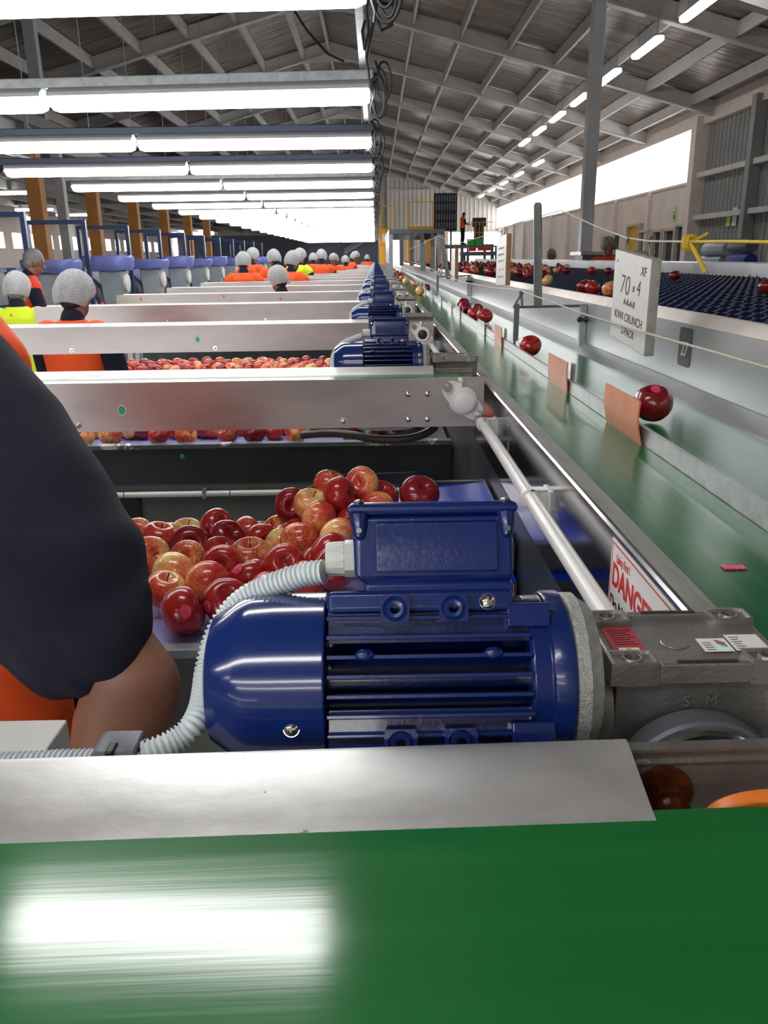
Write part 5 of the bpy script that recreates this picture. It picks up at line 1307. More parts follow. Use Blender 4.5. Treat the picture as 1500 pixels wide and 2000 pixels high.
for it in range(200):
    for i in range(len(P)):
        for j in range(i+1, len(P)):
            d = P[j]-P[i]; L_ = d.length; m_ = (RAD[i]+RAD[j])*0.94
            if L_ < m_:
                k_ = d/(L_+1e-9)*(m_-L_)*0.5; P[i] -= k_; P[j] += k_
        P[i] = P[i].lerp(P0[i], 0.02)
        fl = CZ-0.640 + RAD[i]*0.93
        if P[i].x > 0.02: fl = max(fl, CZ-0.555 + RAD[i]*0.9)
        if P[i].z < fl: P[i].z = fl
        if P0[i].x < -0.17: P[i].z = min(P[i].z, P0[i].z + 0.014)
        P[i].y = min(P[i].y, 1.788-RAD[i]) if P[i].x < -0.02 else P[i].y
for (px, py, w, kind, tl, st, words), p, r_ in zip(NA, P, RAD):
    tl = (tl[0], tl[1], tl[2] + (0))
    apple(p, 2*r_, kind, words, 'apples heaped in the nearest tray', tl, True, st)
# hidden second layer that props up the right end of the heap
kinds = ['deep', 'red', 'blush', 'red', 'stripe', 'pale', 'red', 'blush']
rnd = random.Random(11)
# second tray: those seen below the side plate
L2 = [(165,857,50,'blush'),(217,853,46,'stripe'),(248,850,40,'pale'),(269,853,36,'deep'),(312,856,50,'red'),(338,850,44,'red'),(362,848,48,'pale'),(395,848,40,'red'),(412,847,42,'blush'),(447,852,52,'red'),(496,848,46,'deep'),(532,846,44,'blush'),(578,849,48,'blush')]
words2 = ['red and yellow apple at the left end', 'yellow green streaked apple, second from left', 'small pale apple, third from left', 'dark red apple, fourth from left', 'bright red apple, fifth from left', 'red apple close behind the bright red one', 'pale orange apple, seventh from left', 'red apple, eighth from left', 'blushed apple, ninth from left', 'big round red apple right of the middle', 'dark apple right of the big round one', 'blushed apple, second from the right end', 'orange red apple at the right end']
y0 = trays[1][1]
used = []
for (px, py, w, kd), wd in zip(L2, words2):
    p = at_Y(px, py, y0 + 0.075 + (0.0 if w > 45 else 0.055)); p.z = CZ-0.640+0.040*0.93
    for q in used:
        d = p - q
        if d.length < 0.078: p.y += 0.055
    used.append(p.copy())
    apple(p, 0.082, kd, wd + ' of the second tray', 'apples in the second tray', (rnd.uniform(20, 90), rnd.uniform(-40, 40), rnd.uniform(0, 360)), True)
for row in range(3):
    for k in range(15):
        x = -1.15 + 0.088*k + rnd.uniform(-0.012, 0.012) + 0.04*row
        yb_ = y0 + 0.225 + 0.09*row
        apple(Vector((x, yb_ + rnd.uniform(-0.008, 0.008), CZ-0.640+0.036)), 0.078, rnd.choice(kinds), 'apple in the rear rows of the second tray, tucked under the conveyor', 'apples in the second tray', (rnd.uniform(0, 90), rnd.uniform(-40, 40), rnd.uniform(0, 360)), False)
y0 = trays[2][1]
for row in range(4):
    for k in range(18):
        x = -1.60 + 0.088*k + rnd.uniform(-0.012, 0.012) + 0.04*(row % 2)
        apple(Vector((x, y0 + 0.20 + 0.088*row + rnd.uniform(-0.006, 0.006), CZ-0.640+0.034+rnd.uniform(0, 0.014)*(row > 1))), rnd.uniform(0.072, 0.082), rnd.choice(kinds), 'apple in the strip of fruit showing beyond the second conveyor', 'apples in the third tray', (rnd.uniform(0, 90), rnd.uniform(-40, 40), rnd.uniform(0, 360)), False)
# apples on the twin belt
BR = CZ-0.320
def lane(px, py, w, X, kd, lb, tl=(30, 0, 0), st=None):
    D = FPX*X/(px-VPX); y = (D - 0.305*0.285)/0.952; d = min(0.085, max(0.066, w*D/FPX))
    apple(Vector((X, y, BR + d/2*0.92)), d, kd, lb, 'apples riding the green belt', tl, True, st)
lane(1272, 800, 76, 0.545, 'deep', 'dark crimson apple with pale end beside the nearest orange flap', (15, -10, 0), (-0.2, -0.8, 1.3))
lane(1033, 664, 44, 0.505, 'red', 'dull red apple on the right lane beside the hanging peg', (25, 0, 0))
lane(945, 607, 31, 0.535, 'red', 'first of three red apples bunched on the right lane', (30, 10, 0)); lane(925, 604, 28, 0.505, 'red', 'left one of three red apples bunched on the right lane', (30, 0, 40)); lane(931, 597, 26, 0.555, 'deep', 'rear one of three red apples bunched on the right lane', (60, 0, 0))
lane(907, 592, 25, 0.515, 'deep', 'dark apple just beyond the bunch of three', (30, 0, 0)); lane(904, 588, 24, 0.545, 'deep', 'darker apple behind the dark one, right lane', (30, 0, 0))
lane(819, 563, 17, 0.385, 'green', 'green and pink apple alone on the left lane', (80, 0, 150)); lane(833, 553, 14, 0.50, 'deep', 'small red apple to the right of the green and pink one', (30, 0, 0)); lane(792, 545, 16, 0.36, 'green', 'yellow green apple farther along the left lane', (30, 0, 150)); lane(811, 543, 13, 0.47-0.03, 'pale', 'pale apple next to the divider farther along', (30, 0, 0)); lane(780, 536, 13, 0.36, 'deep', 'dark red apple beyond the yellow green one', (30, 0, 0))
for k in range(26):
    y = 12.0 + k*0.55 + rnd.uniform(-0.1, 0.1); X = rnd.choice([0.37, 0.40, 0.43])
    apple(Vector((X, y, BR+0.034)), 0.074, rnd.choice(kinds), 'tiny far apple in the line along the green belt', 'far apples on the green belt', (30, 0, rnd.uniform(0, 360)), False)
# apples on the sizer
SZ = CZ - 0.178 + 0.034
LS = [(1157,565,31,'red','red apple on the near cups, left of the white board'),(1142,563,24,'deep','dark apple overlapping the red one left of the white board'),(1192,568,26,'blush','yellow and red apple peeping out left of the white board'),
 (1318,540,18,'deep','single red apple on the cups right of the white board'),(1498,562,20,'deep','dark apple at the right edge of the picture'),(1087,529,12,'blush','pale apple right behind the tall flat bar'),(1106,530,14,'deep','dark apple just right of the tall flat bar'),(1156,530,16,'red','red apple in the rear row, left one of two near the board'),(1188,531,16,'deep','red apple in the rear row, right one of two near the board'),
 (1069,550,20,'pale','golden apple beside the tall flat bar'),(1062,538,16,'deep','dark red apple left of the golden one'),(1031,536,19,'red','large red apple between second board and flat bar'),(1010,526,13,'red','red apple right of the second board'),(1027,521,12,'blush','blushed apple right of the second board'),(1030,529,14,'red','red apple above the large one'),(1014,535,14,'deep','dark apple by the edge of the second board'),(958,533,18,'deep','dark red apple left of the second board'),(925,530,16,'red','red apple right of the third board')]
szpos = []
for (px, py, w, kd, lb) in LS:
    p = at_hz(px, py, CZ-SZ+0.002); p.x = max(p.x, 0.83)
    for q in szpos:
        if (p-q).length < 0.076: p.y += 0.09
    szpos.append(p); D = p.y*0.952; apple(Vector((p.x, p.y, SZ+0.002)), min(0.084, max(0.07, w*D/FPX)), kd, lb, 'apples on the sizer cups', (rnd.uniform(10, 60), 0, rnd.uniform(0, 360)), True)
tries = 0
while len(szpos) < 150 and tries < 9000:
    tries += 1
    y = 6.5 + 17*rnd.random()**1.1; x = 0.84 + 1.75*rnd.random()
    if x > 0.84 + (y-5.0)*0.30: continue
    p = Vector((x, y, SZ))
    if any((p-q).length < 0.085 for q in szpos): continue
    szpos.append(p); apple(p, rnd.uniform(0.07, 0.08), rnd.choice(kinds), 'small far apple among the crowd on the sizer cups', 'far apples on the sizer', (30, 0, rnd.uniform(0, 360)), False)

# brown hose looping under the second conveyor
y_ = 1.80 + 0.22
b = B(); pts = [at(590, 850, 2.15), at(640, 846, 2.12), at(690, 850, 2.08), at(720, 856, 2.06), at(762, 859, 2.05), at(800, 856, 2.05), at(830, 847, 2.06), at(850, 834, 2.08)]
b.tube(catmull(pts, 5), 0.0105, 10); tag(b.build('hose', 'brownhose'), 'brown hose looping under the second conveyor', 'hose')
b = B(); pts = [at(700, 836, 2.0), at(740, 838, 2.0), at(790, 836, 2.0), at(815, 828, 2.0)]; b.tube(catmull(pts, 5), 0.0045, 8)
tag(b.build('hose', 'conduit'), 'thin grey conduit just under the second conveyor plate', 'hose')
q = at(640, 845, 2.2); b = B(); b.box(q.x-0.05, q.x+0.06, q.y-0.01, q.y+0.02, q.z-0.012, q.z+0.05); tag(b.build('angle_bracket', 'cast', smooth=0, bevel=0.002), 'grey bracket between apples and brown hose under the second conveyor', 'bracket')
# ============================================================ LEFT: BAGGING HEADS WITH BLUE TRAYS AND BLUE FRAMES
def machine(i, D, px, wtray, lb):
    q = at(px, 487, D); x, y = q.x, q.y; zt = CZ - 0.115
    t = thing('bagging_head', (x, y, 0.9), lb, 'machine', 'bagging heads at left')
    b = B(); n = 12; w, d = 0.15, 0.13; rings = []
    for (z, s, dy) in ((zt, 1.08, 0.0), (zt-0.28, 0.98, 0.0), (zt-0.40, 0.92, 0.0), (zt-0.52, 0.70, 0.02)):
        rings.append((x-w*s, x+w*s, y-d*s+dy, y+d*s+dy, z))
    loft4(b, rings[::-1]); b.build('hopper', 'machgrey', t, 30, bevel=0.02)
    b = B(); pts = []; n = 20
    for (r_, z) in ((0.9, zt+0.0), (1.0, zt+0.05), (1.03, zt+0.12+0.05*(i % 2)), (0.95, zt+0.14+0.05*(i % 2)), (0.85, zt+0.10)):
        for k in range(n):
            a = 2*PI*k/n; e = 1 + 0.03*math.sin(5*a+i); c, s_ = math.cos(a), math.sin(a)
            m_ = (abs(c)**4 + abs(s_)**4)**0.25
            pts.append((x-0.04 + c/m_*wtray*r_*e, y + s_/m_*0.24*r_*e, z + 0.012*math.sin(7*a+i)))
    b.add(pts, [(q_*n+k, q_*n+(k+1) % n, (q_+1)*n+(k+1) % n, (q_+1)*n+k) for q_ in range(4) for k in range(n)] + [tuple(range(n-1,-1,-1)), tuple(range(4*n, 5*n))])
    b.build('tray', 'bintray', t, 50)
    b = B(); b.lathe([(0.001, 0.0), (0.10, 0.0), (0.115, 0.02), (0.115, 0.05), (0.001, 0.055)], 24, (x+0.15, y-0.06, zt-0.16), 'x'); b.build('hand_wheel', 'white_plastic', t, 30)
    b = B(); limb(b, [(x-0.42, y+0.05, zt-0.22), (x-0.36, y+0.02, zt-0.16), (x-0.24, y, zt-0.26), (x-0.17, y, zt-0.42)], [0.09, 0.10, 0.09, 0.08], 10); b.build('drive_arm', 'machdark', t, 40)
    for xx in (-0.13, 0.10):
        b = B(); b.box(x+xx-0.025, x+xx+0.025, y-0.03, y+0.03, 0, zt-0.48); b.build('leg', 'white_plastic', t, 0)
    return t
om = ['nearest', 'second', 'third', 'fourth', 'fifth', 'sixth', 'seventh', 'eighth', 'ninth', 'tenth', 'eleventh', 'twelfth']
pxs = [104, 217, 293, 346, 385, 418, 446, 470, 489, 506, 520, 533]
m0 = None
for i in range(11):
    D = 9.0 + 1.72*i
    px = VPX - 3.56*FPX/D if i > 4 else pxs[i]
    machine(i, D, px, 0.30, 'grey bagging head with blue tray at left, %s in its receding row' % om[i])
def goal(i, y, x0, x1, ztop, lb):
    t = thing('blue_frame', ((x0+x1)/2, y, 0), lb, 'frame', 'navy frames over the bagging heads')
    for xx in (x0, x1): b = B(); b.box(xx-0.025, xx+0.025, y-0.025, y+0.025, 0, ztop-0.025); b.build('upright', 'frameblue', t, 0)
    b = B(); b.box(x0-0.025, x1+0.025, y-0.025, y+0.025, ztop-0.025, ztop+0.025); b.build('crossbar', 'frameblue', t, 0)
for i in range(11):
    D = 8.25 + 1.72*i
    goal(i, D/0.952 + 0.12, -4.33, -3.62, CZ + 0.475, 'navy goal-shaped frame, %s from the camera at left' % om[i])
# low blue crates and boxes on a long shelf behind the heads
sh = thing('back_shelf', (-5.4, 18, 0), 'long shelf behind the bagging heads at left', 'shelf')
b = B(); b.box(-5.8, -5.1, 9.5, 32, CZ-0.62, CZ-0.58); b.build('board', 'machgrey', sh, 0)
for y in (9.7, 14, 19, 24, 31.5):
    b = B(); b.box(-5.7, -5.2, y-0.03, y+0.03, 0, CZ-0.62); b.build('support', 'machdark', sh, 0)
for i in range(16):
    y = 9.9 + 1.35*i
    t = thing('crate', (-5.45, y, CZ-0.58), 'pale blue crate on the back shelf at left, %s along it' % (om[i] if i < 12 else 'far'), 'crate', 'crates on the back shelf')
    b = B(); b.box(-5.7, -5.2, y-0.5, y+0.5, CZ-0.58, CZ-0.565)
    for (xa, xb, ya, yb) in ((-5.7,-5.68,y-0.5,y+0.5),(-5.22,-5.2,y-0.5,y+0.5),(-5.7,-5.2,y-0.5,y-0.48),(-5.7,-5.2,y+0.48,y+0.5)): b.box(xa, xb, ya, yb, CZ-0.58, CZ-0.1)
    b.build('box', 'machgrey' if i % 3 == 1 else 'bintray', t, 0)
    b = B(); b.box(-5.72, -5.18, y-0.52, y+0.52, CZ-0.12, CZ-0.07); b.build('rim', 'bintray', t, 0)

# ============================================================ FAR END: GANTRY, YELLOW MACHINES, RACK AND CRATES
t = thing('curtained_gantry', (0.9, 13.0, 0), 'grey gantry with hanging curtain strips at the far end of the twin belt', 'gantry')
gxa, gxb, gya, gyb = 0.28, 0.92, 12.2, 16.5
for x, zl in ((gxa-0.05, 0), (gxb, CZ-0.2)):
    for y in (gya, gyb): b = B(); b.box(x-0.03, x+0.03, y-0.03, y+0.03, zl, CZ+0.32); b.build('upright', 'machgrey', t, 0)
b = B(); b.box(gxa-0.08, gxb+0.08, gya-0.08, gyb+0.1, CZ+0.32, CZ+0.38); b.build('roof_panel', 'machdark', t, 0)
b = B(); b.box(gxa-0.07, gxa-0.03, gya, gyb, CZ-0.1, CZ+0.32); b.build('side_panel', 'machgrey', t, 0)
for k in range(4):
    x = gxa + 0.10 + 0.15*k
    b = B(); b.box(x-0.03, x+0.03, gya-0.04, gya-0.034, CZ-0.12, CZ+0.32); b.build('curtain_strip', 'greypanel', t, 0)
# dark grid panel on a stand
q = at(870, 415, 25.5)
t = thing('grid_rack', (q.x, q.y, 0), 'tall dark rack panel with rows of light bars standing at the far end', 'rack')
w_, z0_, z1_ = 0.37, at(870, 451, 25.5).z, at(870, 378, 25.5).z
b = B(); b.box(q.x-w_, q.x+w_, q.y-0.02, q.y+0.05, z0_, z1_); b.build('panel', 'labelblack', t, 0)
for r_ in range(4):
    for c_ in range(8):
        x = q.x - w_ + 0.08 + c_*0.085; z = z1_ - 0.16 - r_*0.25 - (0.05 if r_ > 1 else 0)
        b = B(); b.box(x-0.009, x+0.009, q.y-0.05, q.y-0.02, z-0.085, z+0.085); b.build('bar', 'galv', t, 0)
b = B(); b.box(q.x-0.22, q.x-0.16, q.y+0.05, q.y+0.1, 0, z0_+0.3); b.box(q.x+0.16, q.x+0.22, q.y+0.05, q.y+0.1, 0, z0_+0.3); b.build('stand', 'machdark', t, 0)
# raised platform with a worker, yellow railings, crates
D_ = 29.5
pz = at(900, 478, D_).z; xa, xb = at(862, 478, D_).x, at(960, 478, D_).x; yy = at(900, 478, D_).y
t = thing('raised_platform', ((xa+xb)/2, yy, 0), 'raised dark platform with yellow railing at the far end', 'platform')
b = B(); b.box(xa, xb, yy-0.6, yy+1.6, pz-0.12, pz); b.build('deck', 'machdark', t, 0)
for x in (xa+0.05, (xa+xb)/2, xb-0.05):
    for y in (yy-0.55, yy+1.5): b = B(); b.box(x-0.05, x+0.05, y-0.05, y+0.05, 0, pz-0.12); b.build('leg', 'machdark', t, 0)
for x in [xa+0.9+0.14*k for k in range(6)]:
    b = B(); b.cyl((x, yy-0.55, pz), (x, yy-0.55, pz+0.75), 0.012, n=6); b.build('railing_post', 'machyellow', t)
for zz in (0.4, 0.75): b = B(); b.cyl((xa+0.9, yy-0.55, pz+zz), (xb, yy-0.55, pz+zz), 0.012, n=6); b.build('railing', 'machyellow', t)
qx = at(930, 445, D_).x
b = B(); b.box(qx-0.15, qx+0.30, yy-0.3, yy+0.2, pz+0.62, pz+0.92); b.box(qx-0.1, qx+0.25, yy-0.2, yy+0.1, pz, pz+0.63); tag(b.build('control_cabinet', 'labelblack', smooth=0, bevel=0.01), 'dark cabinet on the raised platform beside the worker', 'cabinet')
for (p0, p1, py0, py1, m, lb) in ((913, 925, 467, 480, 'crategreen', 'left green crate below the raised platform'), (927, 939, 467, 480, 'crategreen', 'right green crate below the raised platform'), (915, 929, 482, 491, 'cratered', 'left red crate below the raised platform'), (934, 957, 483, 490, 'cratered', 'right red crate below the raised platform')):
    a, c = at(p0, py1, (25.7 if 'red' in m else 27.9)), at(p1, py0, (25.7 if 'red' in m else 27.9)); tt = thing('crate', ((a.x+c.x)/2, a.y, a.z), lb, 'crate')
    b = B(); b.box(a.x, c.x, a.y-0.15, a.y+0.25, a.z, c.z-0.03); b.build('box', m, tt, 0, bevel=0.01)
    b = B(); b.box(a.x-0.01, c.x+0.01, a.y-0.16, a.y+0.26, c.z-0.03, c.z); b.build('rim', m, tt, 0)
a, c = at(905, 500, 25.7), at(965, 491, 25.7)
b = B(); b.box(a.x-0.1, c.x+0.1, a.y-0.25, a.y+0.35, a.z, c.z-0.001); b.box(a.x, a.x+0.08, a.y, a.y+0.08, 0, a.z); b.box(c.x-0.08, c.x, a.y, a.y+0.08, 0, a.z); tag(b.build('crate_table', 'machdark', smooth=0), 'dark table under the red crates', 'table')
a, c = at(905, 482, 27.9), at(965, 481, 27.9)
b = B(); b.box(a.x-0.1, c.x+0.1, a.y-0.05, a.y+0.3, a.z-0.02, at(920, 480.2, 27.9).z); b.box(a.x-0.1, a.x-0.04, a.y, a.y+0.06, 0, a.z); b.box(c.x+0.04, c.x+0.1, a.y, a.y+0.06, 0, a.z); tag(b.build('crate_shelf', 'machdark', smooth=0), 'thin dark shelf under the green crates', 'shelf')
# yellow machines
def ymach(px0, px1, py0, py1, D, lb):
    a, c = at(px0, py1, D), at(px1, py0, D); tt = thing('yellow_machine', ((a.x+c.x)/2, a.y, 0), lb, 'machine')
    h = c.z
    b = B(); b.box(a.x, c.x, a.y, a.y+1.2, a.z+0.25*(c.z-a.z), h); b.build('beam', 'machyellow', tt, 0, bevel=0.03)
    for x in (a.x, c.x-0.25): b = B(); b.box(x, x+0.25, a.y+0.1, a.y+1.1, 0, a.z+0.26*(c.z-a.z)); b.build('leg', 'machyellow', tt, 0, bevel=0.02)
    b = B(); xm = (a.x+c.x)/2; b.box(xm-0.16, xm+0.16, a.y-0.02, a.y-0.005, h-0.55, h-0.2); b.build('notice', 'labelwhite', tt, 0)
    for x in (a.x+0.05, c.x-0.1): b = B(); b.box(x, x+0.05, a.y, a.y+0.05, h, h+0.9); b.build('guard_post', 'machyellow', tt, 0)
    b = B(); b.box(a.x+0.05, c.x-0.05, a.y, a.y+0.04, h+0.86, h+0.9); b.build('guard_rail', 'machyellow', tt, 0)
ymach(741, 766, 446, 490, 34, 'narrow yellow palletising machine at the far centre')
ymach(796, 848, 442, 470, 31, 'wide yellow palletising machine left of the grid rack')
# dark conveyors and stairs at the far left centre
a = at(700, 500, 42); tt = thing('dark_machine', (a.x, a.y, 0), 'dark sloping conveyor and stair at the far centre', 'machine')
for (p0, p1, py0, py1) in ((668, 715, 452, 500), (715, 738, 470, 500), (600, 668, 470, 500)):
    u_, w_ = at(p0, py1, 42), at(p1, py0, 42); b = B(); b.box(u_.x, w_.x, u_.y, u_.y+2, 0, w_.z); b.build('body', 'darkwall', tt, 0)
b = B(); u_, w_ = at(672, 494, 41.5), at(712, 470, 41.5); b.tube([u_, w_], 0.09, 6); u_, w_ = at(672, 488, 41.5), at(705, 468, 41.5); b.tube([u_, w_], 0.05, 6); b.build('stair_stringer', 'galv', tt)

# ============================================================ PEOPLE
def loftell(b, rings, n=24):       # (z, rx, ry, cx, cy)
    vs = []
    for (z, rx, ry, cx_, cy_) in rings:
        for k in range(n): a = 2*PI*k/n; vs.append((cx_+math.cos(a)*rx, cy_+math.sin(a)*ry, z))
    N = len(rings); b.add(vs, [(i*n+k, i*n+(k+1) % n, (i+1)*n+(k+1) % n, (i+1)*n+k) for i in range(N-1) for k in range(n)] + [tuple(range(n-1,-1,-1)), tuple(range((N-1)*n, N*n))])
def head(b, c, tilt=0):
    m_ = Matrix.Translation(c) @ Matrix.Rotation(tilt, 4, 'X')
    bb = B(m_)
    bb.ball((0, 0, 0.02), 0.088, 20, 14, (0.86, 1.06, 1.12)); bb.ball((0, 0.030, -0.05), 0.062, 16, 12, (0.90, 1.0, 1.05)); bb.ball((0, 0.062, -0.095), 0.022, 10, 8, (1.1, 1, 0.9))
    bb.tube([(0, 0.088, 0.02), (0, 0.108, -0.018), (0, 0.100, -0.03)], [0.009, 0.016, 0.012], 8)
    bb.ball((0, 0.092, -0.056), 0.017, 10, 6, (1.4, 0.6, 0.35)); bb.ball((0, 0.09, -0.068), 0.015, 10, 6, (1.3, 0.6, 0.4))
    for s in (-1, 1):
        bb.ball((s*0.077, 0.0, -0.01), 0.027, 10, 8, (0.32, 0.7, 1.15)); bb.ball((s*0.031, 0.082, 0.034), 0.016, 8, 6, (1.5, 0.5, 0.4))
    b.v += [] ; k = len(b.v); b.v += bb.v; b.f += [tuple(i+k for i in f) for f in bb.f]
def hand(b, wr, d, up, side, s=1.0):       # wrist point, direction, palm normal up, thumb side
    d = d.normalized(); up = (up - d*up.dot(d)).normalized(); sd = d.cross(up) * side
    limb(b, [wr, wr + d*0.03], [0.024*s, 0.026*s], 10)
    for k in range(4):
        o = (k-1.5)*0.0195; L_ = (0.068, 0.078, 0.074, 0.058)[k]
        r_ = 0.0085*s; base = wr + d*0.075 + sd*(-o)
        limb(b, [wr + d*0.02 + sd*(-o*0.7), base], [0.016*s, 0.0125*s], 8)
        p1 = base + (d*0.88 - up*0.45)*L_*0.45; p2 = p1 + (d*0.55 - up*0.85)*L_*0.32; p3 = p2 + (d*0.2 - up*0.98)*L_*0.25
        limb(b, [base, p1, p2, p3], [r_*1.12, r_*1.05, r_*0.95, r_*0.8], 8)
    t0_ = wr + d*0.025 + sd*0.022; t1 = t0_ + (d*0.6 + sd*0.75 - up*0.3)*0.036; t2 = t1 + (d*0.85 + sd*0.3 - up*0.45)*0.03
    limb(b, [t0_, t1, t2], [0.014*s, 0.011*s, 0.009*s], 8)
def make_body_meshes():
    H = {}
    b = B()
    hd = Vector((0, 0.075, 1.585))
    head(b, hd, R(-22))
    limb(b, [(0, 0.0, 1.42), (0, 0.03, 1.48), (0, 0.05, 1.53)], [0.062, 0.056, 0.056])
    loftell(b, [(0.88, 0.15, 0.10, 0, 0), (0.98, 0.16, 0.11, 0, 0), (1.10, 0.135, 0.095, 0, 0), (1.28, 0.155, 0.105, 0, 0), (1.40, 0.15, 0.09, 0, 0), (1.455, 0.07, 0.06, 0, 0)])
    for s in (-1, 1):
        limb(b, [(s*0.16, 0, 1.40), (s*0.21, 0.06, 1.14), (s*0.17, 0.30, 1.08)], [0.052, 0.042, 0.028])
        hand(b, Vector((s*0.17, 0.30, 1.08)), Vector((-s*0.1, 1, -0.12)), Vector((0, 0, 1)), -s if s > 0 else -s)
        limb(b, [(s*0.09, 0, 0.90), (s*0.10, 0.02, 0.48), (s*0.10, -0.01, 0.09)], [0.082, 0.055, 0.038]); limb(b, [(s*0.10, -0.03, 0.05), (s*0.11, 0.14, 0.035)], [0.04, 0.032])
    H['body'] = remesh(b, 0.0065, 5, 0.5)
    b = B()
    loftell(b, [(0.86, 0.185, 0.135, 0, 0), (0.98, 0.18, 0.13, 0, 0), (1.12, 0.165, 0.12, 0, 0), (1.28, 0.185, 0.13, 0, 0), (1.38, 0.18, 0.115, 0, 0), (1.44, 0.11, 0.085, 0, 0), (1.465, 0.075, 0.07, 0, 0.01)])
    for s in (-1, 1): limb(b, [(s*0.15, 0, 1.39), (s*0.185, 0.01, 1.35)], [0.076, 0.084])
    H['vest'] = remesh(b, 0.010, 6, 0.6)
    b = B()
    for s in (-1, 1): limb(b, [(s*0.195, 0.01, 1.34), (s*0.215, 0.05, 1.17)], [0.074, 0.064])
    limb(b, [(0, 0.012, 1.455), (0, 0.018, 1.475)], [0.066, 0.063])
    H['sleeves'] = remesh(b, 0.009, 4, 0.5)
    b = B()
    loftell(b, [(0.80, 0.17, 0.12, 0, 0), (0.95, 0.17, 0.125, 0, 0), (1.02, 0.16, 0.115, 0, 0)])
    for s in (-1, 1): limb(b, [(s*0.09, 0, 0.86), (s*0.10, 0.02, 0.48), (s*0.10, -0.01, 0.12)], [0.098, 0.078, 0.066])
    H['trousers'] = remesh(b, 0.013, 4, 0.5)
    b = B()
    for s in (-1, 1): limb(b, [(s*0.10, -0.01, 0.14), (s*0.10, -0.02, 0.05)], [0.055, 0.052]); limb(b, [(s*0.10, -0.03, 0.05), (s*0.115, 0.16, 0.042)], [0.052, 0.042])
    H['boots'] = remesh(b, 0.013, 3, 0.5)
    for v_ in H['boots'].vertices: v_.co.z = max(v_.co.z, 0.0)
    m_ = Matrix.Translation(hd) @ Matrix.Rotation(R(-22), 4, 'X')
    b = B(m_); n, mm = 32, 16; vs = []
    rn = random.Random(5)
    for i in range(mm+1):
        t = i/mm; th = PI*0.66*t
        for k in range(n):
            a = 2*PI*k/n; bag = 1.0 + 0.10*t*(1-math.sin(a))*0.5 + 0.018*math.sin(6*a+3*t) + 0.012*math.sin(13*a + 9*t)
            r_ = math.sin(th)*0.112*bag*(0.94 if t > 0.94 else 1)
            z = math.cos(th)*0.118 + 0.030 - (0.045*t*t if math.sin(a) < 0 else -0.055*t*t*math.sin(a))
            vs.append((math.cos(a)*r_*0.90, math.sin(a)*r_*1.05 - 0.012, z))
    b.add(vs, [(i*n+k, i*n+(k+1) % n, (i+1)*n+(k+1) % n, (i+1)*n+k) for i in range(mm) for k in range(n)])
    me = bpy.data.meshes.new('hairnet'); me.from_pydata([tuple(p) for p in b.v], [], b.f); bm = bmesh.new(); bm.from_mesh(me); bmesh.ops.remove_doubles(bm, verts=bm.verts, dist=1e-5); bmesh.ops.recalc_face_normals(bm, faces=bm.faces); bm.to_mesh(me); bm.free()
    for p in me.polygons: p.use_smooth = True
    H['hairnet'] = me
    b = B(m_); b.ball((0, -0.014, 0.035), 0.094, 20, 14, (0.90, 1.04, 1.06)); b.ball((0, -0.045, -0.02), 0.072, 16, 10, (1, 0.8, 1)); H['hair'] = remesh(b, 0.008, 4, 0.5)
    return H
HM = make_body_meshes()
def person(x, y, ztop, vest, label, yaw=0, net=True, hair='hair', sleeves='navycloth', group=None, z0=0.0, sx=1.0):
    s = (ztop - z0)/1.722
    t = bpy.data.objects.new('person', None); COL.objects.link(t); t.location = (x, y, z0); t.rotation_euler.z = yaw; t.scale = (s*sx, s, s)
    tag(t, label, 'person', group)
    def add(n_, key, m):
        me = HM[key]
        o = bpy.data.objects.new(n_, me); COL.objects.link(o); o.parent = t
        if not me.materials: me.materials.append(M[m])
        o.material_slots[0].link = 'OBJECT'; o.material_slots[0].material = M[m]
    add('body', 'body', 'skin'); add('vest', 'vest', vest); add('sleeves', 'sleeves', sleeves); add('trousers', 'trousers', 'navycloth'); add('boots', 'boots', 'boot'); add('hair', 'hair', hair)
    if net: add('hairnet', 'hairnet', 'hairnet')
    return t
def pat(px, pytop, D, vest, label, **k):
    q = at(px, pytop, D)
    if q.x < 0 and D > 2 and px != 48: yy_ = 0.82 + 1.65*round((q.y-0.82)/1.65); q = at_Y(px, pytop, yy_)
    return person(q.x, q.y - 0.03, q.z, vest, label, **k)
pat(131, 529, 4.05, 'orangeshirt', 'hairnetted person in orange shirt seen from behind, third conveyor bench at left', yaw=R(-12), sx=1.0)
pat(27, 531, 5.75, 'yellowshirt', 'hairnetted person in yellow hi-vis at the left edge', yaw=R(8), hair='greyhair')
pat(550, 519, 7.3, 'orangeshirt', 'hairnetted person in orange with bowed head, nearest of the middle group', yaw=R(35))
pat(474, 492, 10.6, 'orangeshirt', 'hairnetted person in orange, leftmost of the far group', yaw=R(5))
pat(489, 484, 13.0, 'orangeshirt', 'person in orange just behind the leftmost of the far group', yaw=R(-20))
pat(537, 487, 11.9, 'orangeshirt', 'person in orange bent over between the left pair and the tall dark-haired one', yaw=R(20))
pat(566, 490, 10.0, 'orangeshirt', 'person in orange with long dark hair under a tall hairnet', yaw=R(-30))
pat(581, 485, 14.0, 'yellowshirt', 'person in yellow hi-vis among the far orange group', yaw=R(-25))
pat(627, 487, 15.2, 'orangeshirt', 'broad person in orange seen from behind, right of the yellow one', yaw=R(0))
pat(611, 494, 19.0, 'orangeshirt', 'small far person in orange left of the broad one', yaw=R(0))
pat(655, 495, 17.6, 'orangeshirt', 'far person in white hairnet whose face turns to the camera', yaw=R(150))
pat(675, 499, 20.0, 'orangeshirt', 'far person in orange, right of the one facing the camera', yaw=R(10))
pat(688, 491, 21.8, 'orangeshirt', 'farthest person in orange facing sideways', yaw=R(-80))
pat(733-16, 497, 30, 'orangeshirt', 'tiny distant worker in orange near the hall end', yaw=R(0))
